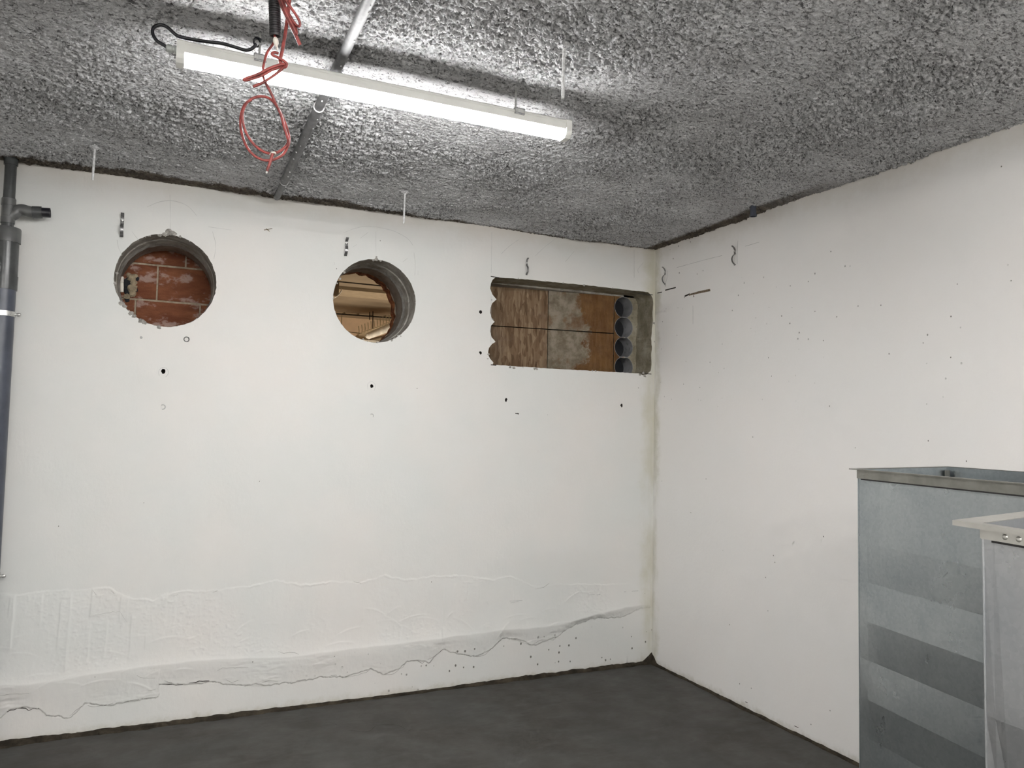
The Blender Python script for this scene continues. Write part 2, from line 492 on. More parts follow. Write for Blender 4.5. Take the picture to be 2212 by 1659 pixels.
outer = [(XL, ZS), (0.0, ZS), (0.0, H+.08), (XL, H+.08)]
polys = [outer, ring1, ring2, rect]+drills
flat = [p for pl in polys for p in pl]
tris = tessellate_polygon([[Vector((x, z, 0)) for x, z in pl] for pl in polys])
def orient(v, f, n):
    out = []
    for t in f:
        a, b, c = (Vector(v[i]) for i in t[:3])
        out.append(t if (b-a).cross(c-a).dot(n) > 0 else tuple(reversed(t)))
    return out
V = [(x, 0.0, z) for x, z in flat]; F = orient(V, tris, Vector((0, -1, 0)))
wall_back = PD('wall_back', V, F, M_WB); tag(wall_back, kind='structure')
# lower zone: patched plaster with a ragged edge, bulge and trowel ridges
def pl(pts):
    q = sorted((wpt(*p) for p in pts)); return np.array([a[0] for a in q]), np.array([a[1] for a in q])
LX, LZ = pl([(0, 1478), (60, 1477), (120, 1470), (180, 1457), (300, 1440), (420, 1426), (500, 1421), (620, 1418), (700, 1408), (800, 1395), (860, 1390), (900, 1384), (980, 1373), (1040, 1366), (1090, 1358), (1130, 1357), (1200, 1350), (1250, 1336), (1300, 1322), (1350, 1310), (1385, 1306)])
EX, EZ = pl([(0, 1552), (20, 1532), (50, 1528), (85, 1529), (100, 1546), (148, 1551), (165, 1540), (183, 1520), (240, 1525), (270, 1515), (330, 1508), (342, 1505), (344, 1477), (380, 1478), (450, 1472), (500, 1480), (560, 1480), (620, 1476), (700, 1462), (745, 1463), (800, 1445), (830, 1456), (860, 1447), (880, 1428), (905, 1425), (925, 1432), (955, 1402), (985, 1412), (1030, 1418), (1060, 1402), (1085, 1377), (1120, 1382), (1150, 1393), (1190, 1380), (1210, 1372), (1240, 1350), (1280, 1336), (1340, 1334), (1385, 1314)])
TX, TZ = pl([(0, 1282), (40, 1287), (75, 1280), (92, 1276), (150, 1275), (200, 1272), (235, 1268), (255, 1280), (280, 1292), (330, 1296), (360, 1282), (400, 1276), (480, 1274), (560, 1262), (600, 1253), (650, 1263), (725, 1256), (780, 1258), (830, 1243), (880, 1252), (930, 1245), (1000, 1243), (1060, 1252), (1100, 1244), (1160, 1268), (1200, 1262), (1300, 1262), (1385, 1262)])
nx, nz = 1240, 240
gx = np.linspace(XL, 0, nx); gz = np.linspace(-.03, ZS, nz); GX, GZ = np.meshgrid(gx, gz)
wobx = GX+.004*perlin(GX*30, GZ*30, 5)
rag = .010*fbm(GX*20, GZ*20, 4, 2, .65)
Lz = np.interp(wobx, LX, LZ)+.006*perlin(GX*9, GZ*0+3, 4); Ez = np.interp(wobx, EX, EZ)+rag; Tz = np.interp(wobx, TX, TZ)+rag*.8
Lz = np.maximum(Lz, Ez+.012)
inpatch = sstep(-.0025, .0025, GZ-Ez)*sstep(-.003, .003, Tz-GZ)
fadeR = sstep(-.05, -.25, GX)*.75+.25
tamp = (.0024*sstep(-.35, .3, perlin(GX*5, GX*0+2, 9))+.0006)*(.25+.75*sstep(-.7, -1.3, GX))
h = inpatch*(.0016+.0003*fbm(GX*30, GZ*30, 4, 8))
h += tamp*np.exp(-((GZ-Tz+.004)/.005)**2)*.75*sstep(-.05, .3, perlin(GX*11, GZ*6, 19)+.12)
d = GZ-Lz
up = np.exp(-np.clip(d, 0, None)/.045)
dn = 1-sstep(0, 1, np.clip(-d, 0, None)/np.maximum(Lz-Ez, .01))*.75
bul = np.where(d > 0, up, dn)*sstep(-.002, .002, GZ-Ez)
h += .021*fadeR*bul*(.8+.35*perlin(GX*6, GZ*3, 12))
h += inpatch*sstep(0, .02, Lz-GZ)*.0034*sstep(.05, .5, perlin(GX*5, GZ*9, 16)+.1)*fbm(GX*11, GZ*34, 3, 15)
# cracks along the ragged edge
crk = np.exp(-((GZ-Ez)/.0022)**2)*sstep(.0, .35, perlin(GX*4.5, GX*0+8, 21)+.12)
h -= crk*.006
rgm = np.random.RandomState(5)
zone = sstep(0, .02, GZ-Lz-.01)*sstep(0, .02, Tz-GZ)
for (px, y0, y1, s, a) in [(33, 1285, 1400, 1, .0026), (22, 1290, 1330, -1, .0014), (93, 1285, 1350, 1, .0022), (132, 1300, 1400, -1, .0016), (155, 1283, 1445, 1, .0030), (200, 1275, 1330, -1, .0026), (196, 1345, 1430, 1, .0012),
                            (233, 1340, 1415, 1, .0016), (262, 1290, 1340, -1, .0018), (285, 1330, 1420, -1, .0022), (315, 1370, 1400, -1, .0016), (278, 1290, 1340, 1, .0015), (361, 1285, 1330, 1, .0012), (380, 1295, 1340, 1, .0014),
                            (492, 1380, 1415, 1, .0014), (960, 1265, 1380, -1, .0012), (985, 1262, 1300, 1, .0010), (1010, 1260, 1295, 1, .0010), (1035, 1262, 1300, 1, .0011), (1110, 1270, 1300, -1, .0010)]:
    A = wpt(px, y0); Bq = wpt(px, y1); xm = A[0]+.004*perlin(GZ*14, GZ*0+px, 2)+(GZ-A[1])*.03
    dx = (GX-xm)*s
    zz = sstep(Bq[1]-.02, Bq[1]+.02, GZ)*sstep(A[1]+.015, A[1]-.015, GZ)
    h += 1.7*a*zz*np.where(dx < 0, np.exp(dx/.028), np.exp(-dx/.0022))
for _ in range(70):
    cx = rgm.uniform(-3.9, -.4); cz = rgm.uniform(.2, .5); L = rgm.uniform(.02, .09); an = rgm.normal(0, .35)
    u = (GX-cx)*math.cos(an)+(GZ-cz)*math.sin(an); v = -(GX-cx)*math.sin(an)+(GZ-cz)*math.cos(an)+.15*u*u/L
    h += rgm.uniform(.0008, .0024)*np.exp(-(u/L)**4)*np.where(v < 0, np.exp(v/.012), np.exp(-v/.0018))*np.where(GZ > Ez, 1, .25)
rough = sstep(.05, .3, perlin(GX*2.2, GZ*2.2, 31)+.35*(GX < -2.8))
h += zone*rough*.0026*np.maximum(0, fbm(GX*38, GZ*52, 3, 33))
h += .0005*fbm(GX*12, GZ*12, 3, 40)
h *= sstep(ZS, ZS-.03, GZ)*sstep(0, -.02, GX)
P = np.stack([GX, -h, GZ], -1)
skim = link('skim_coat', grid_mesh('skim_coat', P, nx, nz), M_WB, wall_back)

def reveal(name, ring, y0, y1, mat, parent, closed_back=False, smooth=True):
    n = len(ring)
    v = [(x, y0, z) for x, z in ring]+[(x, y1, z) for x, z in ring]
    f = [(i, (i+1) % n, n+(i+1) % n, n+i) for i in range(n)]
    if closed_back: f.append(tuple(range(n, 2*n)))
    return PD(name, v, f, mat, parent, smooth)
def hs(x, z):
    i = int(round((x-XL)/(0-XL)*(1240-1))); j = int(round((z+.03)/(ZS+.03)*(240-1)))
    return float(h[min(max(j, 0), 239), min(max(i, 0), 1239)]) if z < ZS else 0.0
for dr in drills:
    reveal('drilled_hole', dr, 0, .07, M_CRACK, wall_back, True)
reveal('opening_reveal', rect, 0, .19, M_REV, wall_back, smooth=False)
# round bores: stepped liner with a ridge half way
def bore(c, ring, nm, off):
    prof = [(0, RH-.001), (.03, RH-.003), (.10, RH-.004), (.105, RH+.003), (.125, RH+.002), (.13, RH-.005), (.20, RH-.007), (.215, RH-.012), (.232, RH-.012), (.240, RH-.006), (.385, RH-.009), (.400, RH-.006)]
    n = 96; vs = []; fs = []
    rgv = random.Random(int(c[0]*100))
    for j, (y, r) in enumerate(prof):
        for k in range(n):
            a = 2*PI*k/n
            if j == 0: vs.append((ring[k][0], 0, ring[k][1])); continue
            q = r+rgv.uniform(-.0012, .0012); o = off if y > .22 else 0
            vs.append((c[0]+q*math.cos(a)+o, y, c[1]+q*math.sin(a)-o*.5))
    for j in range(len(prof)-1):
        for k in range(n):
            fs.append((j*n+k, j*n+(k+1) % n, (j+1)*n+(k+1) % n, (j+1)*n+k))
    o = PD('core_bore', vs, fs, [M_BORE, M_CHIP, M_BORE2], wall_back, True)
    for i, p in enumerate(o.data.polygons):
        j = i//n; p.material_index = 1 if j in (6, 7, 8) else (2 if j > 8 else 0)
    o.data.set_sharp_from_angle(angle=math.radians(30))
bore(c1, ring1, 1, .002); bore(c2, ring2, 2, -.003)
# back face of the concrete wall (seen from the hall)
polys2 = [[(XL, -.03), (0, -.03), (0, H+.08), (XL, H+.08)], circ(c1, RH+.004, 48), circ(c2, RH+.004, 48)]
fl2 = [p for q in polys2 for p in q]; V = [(x, WT, z) for x, z in fl2]
PD('rear_face', V, orient(V, tessellate_polygon([[Vector((x, z, 0)) for x, z in q] for q in polys2]), Vector((0, 1, 0))), M_BORE, wall_back)
# rectangular opening: second stage, plate with four core-drilled cups
zt, zb = 2.497, 1.930
bm = bmesh.new()
for (x0, x1, z0, z1) in [(-1.40, -.012, zt-.004, zt+.03), (-1.40, -.012, zb-.05, zb-.012)]:
    bm_box(bm, ((x0+x1)/2, .285, (z0+z1)/2), (x1-x0, .19, z1-z0))
B2O('opening_ledge', bm, M_BORE, wall_back)
cupc = [wpt(1347, y, .19) for y in (664, 707.5, 750.5, 793)]
RC = 0.0735
pts = [(.0, zt+.01), (.0, zb-.03)]
arc = []
for (cx, cz) in cupc[::-1]:
    for k in range(17):
        a = -PI/2+PI*k/16; arc.append((cx+RC*math.cos(a), cz+RC*math.sin(a)))
plate = [(.0, zb-.05)]+[(.0, zt+.01), (cupc[0][0], zt+.01)]+arc[::-1]+[(cupc[3][0], zb-.05)]
V = [(x, .19, z) for x, z in plate]
PD('concrete_plate', V, orient(V, tessellate_polygon([[Vector((x, z, 0)) for x, z in plate]]), Vector((0, -1, 0))), M_REV, wall_back)
for cx, cz in cupc:
    bm = bmesh.new(); n = 40
    rr = []
    for (y, r) in ((.188, RC+.0015), (.188, RC-.0015), (.205, RC-.003), (.315, RC-.003)):
        rr.append([bm.verts.new((cx+r*math.cos(2*PI*k/n), y, cz+r*math.sin(2*PI*k/n))) for k in range(n)])
    for a, b in zip(rr, rr[1:]):
        for k in range(n): bm.faces.new((a[k], a[(k+1) % n], b[(k+1) % n], b[k]))
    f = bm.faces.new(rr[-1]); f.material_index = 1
    B2O('drilled_cup', bm, [M_CUP, M_DARK], wall_back, True, 30)

# concrete crumbs round the openings
def crumbs(name, lst):
    for i, (px, py, s) in enumerate(lst):
        p = W(px, py, 1, 0)
        bm = bmesh.new(); lump(bm, (p.x, .002, p.z), (s*1.2, s*.5, s), i+px); B2O(name, bm, M_CHIP, wall_back)
def on(c, deg, r=RH): a = math.radians(deg); return proj((c[0]+r*math.cos(a), 0, c[1]+r*math.sin(a)))
L = [(367, 502, .020), (376, 505, .012), (355, 506, .012), (389, 511, .008), (345, 508, .009), (262, 655, .012), (269, 661, .010), (283, 677, .012), (289, 683, .010), (305, 693, .014), (312, 697, .010), (344, 707, .010), (248, 612, .007), (253, 590, .006), (813, 560, .010), (813, 555, .007), (806, 562, .006), (822, 563, .006), (744, 588, .007), (735, 602, .006), (728, 612, .005), (846, 735, .007), (852, 731, .006), (860, 725, .005), (866, 726, .006), (815, 740, .006), (785, 733, .005),
     (1102, 793, .009), (1110, 795, .010), (1155, 796, .010), (1160, 797, .008), (1130, 794, .005), (1287, 802, .006), (1280, 801, .005), (1262, 616, .008), (1216, 611, .006), (1178, 607, .005), (1120, 601, .005), (1323, 622, .005), (1393, 812, .010), (1383, 809, .009), (1390, 806, .008),
     (1413, 698, .009), (1414, 738, .007), (1412, 722, .005), (1300, 580, .004), (1062, 648, .006), (1064, 690, .006), (1055, 765, .007), (1054, 775, .006)]
for (c, n_, s0) in ((c1, 26, 7), (c2, 16, 9)):
    rg = random.Random(s0)
    for _ in range(n_):
        q = on(c, rg.uniform(0, 360)); L.append((q[0], q[1], rg.uniform(.002, .0045)))
crumbs('concrete_crumb', L)

# pencil lines, cuts and plugs on the walls
def ribbon(name, pts, ax, wd, mat, parent, off=.0006, taper=False):
    P3 = []
    for p in pts:
        P3.append(W(p[0], p[1], ax, 0))
    P3 = smooth_path(P3, 5) if len(P3) > 2 else P3
    v = []; f = []
    nrm = Vector((0, -1, 0)) if ax == 1 else Vector((-1, 0, 0))
    for i, p in enumerate(P3):
        t = (P3[min(i+1, len(P3)-1)]-P3[max(i-1, 0)]).normalized(); s = t.cross(nrm)
        ww = wd*(1-.8*i/(len(P3)-1)) if taper else wd
        v += [p+s*ww/2+nrm*off, p-s*ww/2+nrm*off, p-s*ww/2, p+s*ww/2]
    for i in range(len(P3)-1):
        a = 4*i; f += [(a, a+1, a+5, a+4), (a+1, a+2, a+6, a+5), (a+3, a, a+4, a+7)]
    return PD(name, v, f, mat, parent)
for l in [[(742, 503), (765, 494), (790, 489), (811, 490)], [(811, 490), (835, 495), (855, 501), (880, 515), (892, 530)], [(778, 515), (795, 502)], [(812, 500), (812, 545)], [(812, 548), (813, 556)], [(762, 534), (771, 528)],
          [(894, 545), (897, 570), (896, 595)], [(903, 585), (903, 594)], [(870, 566), (880, 558)], [(722, 566), (722, 572)], [(1062, 502), (1062, 540), (1061, 590)], [(1061, 640), (1060, 740)],
          [(1120, 518), (1100, 532), (1083, 548)], [(1198, 517), (1175, 535), (1156, 553)], [(1240, 543), (1221, 566)], [(1370, 540), (1370, 600)], [(1390, 567), (1378, 582), (1380, 590)],
          [(367, 420), (368, 470), (367, 500)], [(318, 447), (345, 436), (375, 434), (405, 445), (425, 466)], [(253, 518), (256, 535), (262, 548)], [(285, 500), (300, 520)], [(459, 500), (466, 530), (462, 560)], [(450, 490), (500, 497)],
          [(344, 812), (343, 802), (350, 794), (360, 796), (364, 806), (358, 814)], [(795, 842), (794, 830), (803, 824), (811, 832), (808, 844)]]:
    ribbon('pencil_line', l, 1, .0016, M_PEN, wall_back)
for l in [[(1060, 597), (1078, 600)], [(1376, 634), (1410, 637)], [(1060, 788), (1072, 789)], [(1392, 807), (1407, 808)], [(1113, 893), (1121, 894)], [(1118, 892), (1120, 895)]]:
    ribbon('saw_cut', l, 1, .0055, M_CRACK, wall_back)
def crack(pts, wd, mat):
    rg = random.Random(int(pts[0][0])); q = densify_open(pts, 7, 1.3, rg)
    P3 = [W(a, b, 1, 0) for a, b in q]; P3 = [Vector((p.x, -hs(p.x, p.z)-.0009, p.z)) for p in P3]
    v = []; f = []; n = len(P3)
    for i, p in enumerate(P3):
        t = P3[min(i+1, n-1)]-P3[max(i-1, 0)]; sd = Vector((-t.z, 0, t.x)).normalized()*wd/2*(.35+.65*math.sin(PI*(i+.3)/n))*rg.uniform(.5, 1.3)
        v += [p+sd, p-sd, p-sd+Vector((0, .004, 0)), p+sd+Vector((0, .004, 0))]
    for i in range(n-1):
        a = 4*i; f += [(a, a+1, a+5, a+4), (a+1, a+2, a+6, a+5), (a+3, a, a+4, a+7)]
    PD('crack', v, f, mat, wall_back)
def densify_open(pts, step, jit, rg):
    out = []
    for (a, b), (c, d_) in zip(pts, pts[1:]):
        m = max(1, int(math.hypot(c-a, d_-b)/step))
        out += [(a+(c-a)*k/m, b+(d_-b)*k/m+rg.uniform(-jit, jit)) for k in range(m)]
    return out+[pts[-1]]
for l, wd in [([(15, 1537), (30, 1533), (48, 1528), (62, 1534), (72, 1530), (85, 1529)], .0045), ([(343, 1477), (358, 1478), (380, 1480), (395, 1479)], .0045), ([(408, 1474), (430, 1471), (452, 1470)], .0045),
              ([(355, 1470), (372, 1474)], .003), ([(468, 1447), (480, 1441), (500, 1441), (536, 1440)], .0022), ([(488, 1468), (500, 1473), (515, 1468)], .003), ([(565, 1473), (580, 1469), (600, 1471)], .003), ([(640, 1470), (660, 1467)], .003),
              ([(521, 1482), (560, 1480), (580, 1479)], .0022), ([(320, 1490), (335, 1489), (344, 1480)], .003), ([(270, 1515), (290, 1512), (320, 1507), (342, 1505)], .0025), ([(150, 1545), (170, 1530), (183, 1520)], .0025), ([(183, 1520), (200, 1528), (225, 1524), (245, 1518)], .0022),
              ([(0, 1500), (30, 1497), (64, 1496)], .0018), ([(296, 1458), (312, 1463), (335, 1463)], .0022), ([(745, 1463), (765, 1460), (790, 1453), (800, 1446), (812, 1448), (828, 1457), (850, 1455), (870, 1441), (880, 1428)], .0022),
              ([(880, 1428), (900, 1426), (912, 1432), (930, 1420), (950, 1408), (955, 1402)], .0022), ([(978, 1408), (990, 1412), (1030, 1418), (1048, 1414), (1068, 1396), (1085, 1378)], .0022), ([(1085, 1378), (1110, 1379), (1140, 1392)], .0018), ([(1143, 1393), (1170, 1381), (1195, 1382), (1205, 1374)], .0022),
              ([(601, 1407), (612, 1410), (625, 1407), (645, 1412)], .002), ([(705, 1462), (725, 1458), (740, 1463)], .0022), ([(764, 1255), (780, 1260)], .002), ([(240, 1275), (247, 1282)], .002), ([(200, 1275), (208, 1285)], .0018), ([(460, 1280), (470, 1276)], .002), ([(1155, 1273), (1175, 1268), (1186, 1260)], .0016),
              ([(375, 1288), (384, 1284)], .0015), ([(205, 1328), (236, 1323), (258, 1320), (275, 1345)], .0012)]:
    crack(l, wd if wd > .004 else wd*.72, M_CRACK if wd > .004 else M_HAIR)
for l in [[(1100, 1298), (1128, 1297)], [(1102, 1302), (1120, 1299)], [(1270, 1285), (1284, 1284)], [(1288, 1284), (1296, 1284)], [(1364, 1277), (1378, 1276)], [(1347, 1278), (1352, 1278)], [(570, 497), (588, 494)], [(575, 494), (582, 500)]]:
    ribbon('scratch', l, 1, .003, M_STREAK if l[0][0] < 600 else M_PEN, wall_back, off=.004)
def plug(px, py, r, part=1.0, mat=None):
    c = W(px, py, 1, 0); bm = bmesh.new()
    n = 28; R = [[], [], []]
    m = int(n*part)
    for k in range(m+1):
        a = PI*.75-2*PI*k/n if part < 1 else 2*PI*k/n
        for j, (rr, yy) in enumerate(((r+.0026, -.0005), (r, .0012-.004), (r-.0026, -.0005))):
            R[j].append(bm.verts.new((c.x+rr*math.cos(a), yy, c.z+rr*math.sin(a))))
    for a, b in zip(R, R[1:]):
        for k in range(m): bm.faces.new((a[k], a[k+1], b[k+1], b[k]))
    B2O('plug_ring', bm, mat or M_STEELD, wall_back)
plug(403, 733, .0125); plug(352, 879, .0115, .7, M_PEN); plug(305, 729, .004, 1, M_PEN); plug(803, 898, .010, .5, M_PEN)

# right wall
bm = bmesh.new(); bm_box(bm, (.15, (YN)/2, H/2+.02), (.3, -YN, H+.12)); wall_right = B2O('wall_right', bm, M_WR); tag(wall_right, kind='structure')
for l, wd in [([(1437, 627), (1460, 621)], .008), ([(1420, 633), (1430, 631)], .006), ([(1479, 640), (1490, 635)], .010)]:
    ribbon('saw_cut', l, 0, wd, M_CRACK, wall_right)
v = [W(a, b, 0, 0)+Vector((-.001, 0, 0)) for a, b in ((1488, 639), (1490, 635), (1510, 629), (1534, 624), (1535, 629), (1510, 634))]
PD('scrape', v, [(0, 1, 2, 5), (5, 2, 3, 4)], M_STREAK, wall_right)
ribbon('scrape', [(1498, 638), (1499, 642)], 0, .006, M_STREAK, wall_right)
for l in [[(1462, 578), (1480, 573), (1520, 562), (1560, 552)], [(1594, 520), (1593, 545), (1593, 570)], [(1442, 585), (1441, 600), (1438, 612)], [(1497, 660), (1497, 700)], [(1532, 1482), (1533, 1500)], [(1610, 532), (1640, 523)]]:
    ribbon('pencil_line', l, 0, .0018, M_PEN, wall_right)
for l in [[(1610, 1516), (1615, 1518)], [(1716, 1568), (1725, 1572)]]: ribbon('scratch', l, 0, .003, M_CRACK, wall_right)

for nm, c, s in [('wall_left', (XL-.1, YN/2, H/2), (.2, -YN, H+.1)), ('wall_rear', (XL/2, YN-.1, H/2), (-XL+.5, .2, H+.1))]:
    tag(box(nm, c, s, M_WO), kind='structure')

# ------------------------------------------------------------------ ceiling (sprayed, rough)
XC, YC = -3.98, -3.24
nx, ny = 1130, 920
gx = np.linspace(XC, 0.0, nx); gy = np.linspace(YC, 0.0, ny); GX, GY = np.meshgrid(gx, gy)
wx = GX+.012*perlin(GX*25, GY*25, 50); wy = GY+.012*perlin(GX*25, GY*25, 51)
amp = .55+.75*sstep(-.35, .45, fbm(GX*1.7, GY*1.7, 3, 60))
cl = fbm(wx*66, wy*88, 2, 52, .7)
clump = sstep(-.42, .28, cl)                 # flat-topped clods with pits between
pit = sstep(.15, .40, fbm(wx*36, wy*56, 2, 57))
def flakes(fx, fy, wv, sd):          # overlapping flakes with one steep lip
    q = wy*fy+1.5*fbm(wx*fx, wy*fx*1.2, 3, sd)*wv
    fr = q-np.floor(q); return np.where(fr < .8, fr/.8, (1-fr)/.2)
fk = flakes(24, 38, 1.7, 61)*sstep(-.3, .25, fbm(wx*20, wy*28, 2, 62))
fk2 = flakes(40, 66, 1.4, 64)*sstep(-.2, .3, fbm(wx*34, wy*40, 2, 66))
hh = amp*(.0065*clump+.0085*fk+.0055*fk2-.0085*pit)+.0022*fbm(GX*105, GY*105, 1, 54)
hh += .012*fbm(GX*1.1, GY*1.6, 3, 55)+.004*fbm(GX*5, GY*6, 2, 58)
# margin near the walls: bare, recessed
marg = sstep(.13, .03, -GY+.03*fbm(GX*5, GY*5, 3, 56))*sstep(-1.1, -2.0, GX)*.6+.4*sstep(.05, .01, -GY)
hh = hh*(1-.5*marg)-.004*marg
Z = H+.009-hh
me = grid_mesh('ceiling', np.stack([GX, GY, Z], -1), nx, ny, flip=True)
ceiling = link('ceiling', me, M_CEIL); tag(ceiling, kind='structure')
box('ceiling_slab', (XL/2, (YC+YN-.2)/2+.005, H+.05), (-XL+.3, -YN+YC+.2, .1), M_CEIL, ceiling)
box('ceiling_slab', ((XL+XC)/2-.05, YC/2, H+.05), (XC-XL+.1, -YC, .1), M_CEIL, ceiling)
box('ceiling_slab', (XL/2, YN/2+.2, H+.16), (-XL+.6, -YN+.4, .12), M_BORE, ceiling)

tag(box('added_shade_beam', (XL/2, -4.75, H-.06), (-XL, .25, .16), M_WO), kind='structure')  # unseen beam added behind the camera to cut the rear lamps' light
# ------------------------------------------------------------------ floor and joints
nx, ny = 160, 240
gx = np.linspace(XL, 0, nx); gy = np.linspace(YN, 0, ny); GX, GY = np.meshgrid(gx, gy)
Z = .0035*fbm(GX*1.5, GY*1.5, 3, 70)+.0012*fbm(GX*7, GY*7, 3, 71)-.002
fl = link('floor', grid_mesh('floor', np.stack([GX, GY, Z], -1), nx, ny), M_FLOOR); tag(fl, kind='structure')
box('floor_slab', (XL/2, YN/2, -.08), (-XL+.2, -YN+.2, .1), M_BORE, fl)

for pts, wd in ([(755, 1577), (780, 1580), (800, 1578), (812, 1568), (835, 1565), (860, 1567), (874, 1574)], .003), ([(700, 1562), (712, 1560), (728, 1566)], .002), ([(878, 1580), (892, 1574)], .002):
    P3 = smooth_path([W(a, b, 2, .0035) for a, b in pts], 4); v = []
    for i, p in enumerate(P3):
        t = P3[min(i+1, len(P3)-1)]-P3[max(i-1, 0)]; sd = Vector((-t.y, t.x, 0)).normalized()*wd*random.uniform(.3, .6)
        v += [p+sd, p-sd, p-sd-Vector((0, 0, .006)), p+sd-Vector((0, 0, .006))]
    PD('crack', v, [(4*i, 4*i+1, 4*i+5, 4*i+4) for i in range(len(P3)-1)], M_CRACK, fl)
def bead(name, p0, p1, inward, hf, wf, mat, n, seed):
    p0 = Vector(p0); p1 = Vector(p1); inw = Vector(inward); v = []; f = []
    s = np.linspace(0, 1, n); Lg = (p1-p0).length
    nh = fbm(s*Lg*14, s*0+seed, 4, seed); nw = fbm(s*Lg*10, s*0+seed+5, 4, seed+3)
    for i, t in enumerate(s):
        b = p0.lerp(p1, float(t)); h_ = max(.002, hf(float(t), b)*(1+.45*float(nh[i]))); w_ = max(.004, wf(float(t), b)*(1+.6*float(nw[i])))
        v += [b+Vector((0, 0, h_)), b+inw*w_*.35+Vector((0, 0, h_*.8)), b+inw*w_*.75+Vector((0, 0, h_*.35)), b+inw*w_+Vector((0, 0, -.006))]
    for i in range(n-1):
        for k in range(3): f.append((4*i+k, 4*i+k+1, 4*i+k+5, 4*i+k+4))
    o = PD(name, v, f, mat, None, False); return tag(o, kind='structure')
def hb(t, b):
    a = .009+.008*max(0, min(1, (-1.9-b.x)/1.2))
    if b.x > -1.5: a += .010*min(1, (b.x+1.5)/.5)
    return a+.045*math.exp(-(b.x/.045)**2)
bead('trim_1', (XL, -.001, 0), (0, -.001, 0), (0, -1, 0), hb, lambda t, b: .022+.02*max(0, min(1, (-2.2-b.x)/1.0)), M_TRIM, 700, 3)
bead('trim_2', (-.001, 0, 0), (-.001, -3.6, 0), (-1, 0, 0), lambda t, b: .010+.045*math.exp(-(b.y/.05)**2), lambda t, b: .016, M_TRIM, 600, 11)

# ------------------------------------------------------------------ brick wall behind the bores
yb0, yb1 = .425, .525
ringb = circ((c2[0]-.004, c2[1]+.004), RH-.002, 72, .010, 31)
po = [[(-3.75, 1.7), (-1.42, 1.7), (-1.42, 2.9), (-3.75, 2.9)], ringb]
fb = [p for q in po for p in q]; tr = tessellate_polygon([[Vector((x, z, 0)) for x, z in q] for q in po])
V = [(x, yb0+.005, z) for x, z in fb]; nb = len(V)
F = orient(V, tr, Vector((0, -1, 0)))
V2 = V+[(x, yb1, z) for x, z in fb]; F2 = F+[tuple(reversed([i+nb for i in t])) for t in F]
wall_brick = PD('wall_brick', V2, F2, M_MORTAR); tag(wall_brick, kind='structure')
reveal('cut_edge', ringb, yb0+.005, yb1, M_BRICKCUT, wall_brick, smooth=False)
def wb(px, py): return wpt(px, py, yb0)
jz1 = wb(340, 573)[1]; jz2 = wb(340, 650)[1]
xv = wb(340, 610)[0]; xlow = wb(431, 690)[0]; xtop = wb(402, 555)[0]
gap = .007
BW = .30
def brick_row(z0, z1, xs):
    for a, b in zip(xs, xs[1:]):
        bm = bmesh.new(); bm_box(bm, ((a+b)/2, yb0+.006+random.uniform(-.001, .001), (z0+z1)/2), (b-a-gap*1.3, .014, z1-z0-gap*1.6), Matrix.Rotation(random.uniform(-.006, .006), 3, 'Y'), .0025)
        B2O('brick', bm, M_BRICK, wall_brick)
rowh = jz1-jz2
brick_row(jz1, jz1+rowh, [xtop-.62, xtop-.31, xtop, xtop+.31])
brick_row(jz2, jz1, [xv-.45, xv-.205, xv, xv+.31])
brick_row(jz2-rowh, jz2, [xlow-.65, xlow-.34, xlow, xlow+.3])
brick_row(jz2-2*rowh, jz2-rowh, [xlow-.55, xlow-.2, xlow+.1])
# broken socket with mortar lumps at the left of the first bore
p = wpt(284, 618, yb0)
bm = bmesh.new()
for i, (dx, dz, s) in enumerate([(0, .045, .022), (.012, .02, .018), (.004, -.012, .026), (.01, -.045, .018), (-.018, -.06, .016), (-.012, .06, .014), (.02, .06, .012)]):
    lump(bm, (p[0]+dx-.002, yb0-.008, p[1]+dz), (s, s*.5, s), 60+i)
B2O('mortar_lump', bm, M_FOAM, wall_brick)
bm = bmesh.new()
for i, (dx, dz, s) in enumerate([(-.02, .01, .03), (-.014, -.035, .022), (.026, .045, .014), (.022, -.02, .012), (-.02, -.078, .014)]):
    lump(bm, (p[0]+dx, yb0-.003, p[1]+dz), (s, s*.25, s*1.1), 80+i)
B2O('socket_shade', bm, M_DARK, wall_brick)  # dark lumps standing in for the shaded hollow of the socket
lathe('wire_sleeve', W(263, 598, 1, .33), (W(263, 640, 1, .33)-W(263, 598, 1, .33)), [(0, .010), (.030, .010), (.032, .008), (.036, .010), (.085, .010)], M_TAPE, wall_brick, 12)

# boards closing the rectangular opening
def yboard(x): return .30+(x+1.25)*(-.1105/1.062)
brd = empty('board_infill', (-.72, .27, 1.9), 'brown strand boards with plaster smears closing the rectangular wall opening', 'boards')
seamx = wpt(1177, 700, .29)[0]; seamz = wpt(1177, 713, .29)[1]; seamr = wpt(1285, 718, .25)[1]
xr = cupc[0][0]-RC-.002
def board(x0, x1, z0, z1, mat, g=.003):
    x0 += g; x1 -= g; z0 += g; z1 -= g
    v = []
    for dy in (0, .014):
        v += [(x0, yboard(x0)+dy, z0), (x1, yboard(x1)+dy, z0), (x1, yboard(x1)+dy, z1), (x0, yboard(x0)+dy, z1)]
    f = [(0, 1, 2, 3), (7, 6, 5, 4), (0, 4, 5, 1), (1, 5, 6, 2), (2, 6, 7, 3), (3, 7, 4, 0)]
    return PD('board', v, f, mat, brd)
b1 = board(-1.36, seamx, seamz, zt, M_OSB); b2 = board(-1.36, seamx, zb-.01, seamz, M_OSB)
b3 = board(seamx, xr, seamz, zt, M_OSB2); b4 = board(seamx, xr, zb-.01, seamz, M_OSB2)
arcl = []
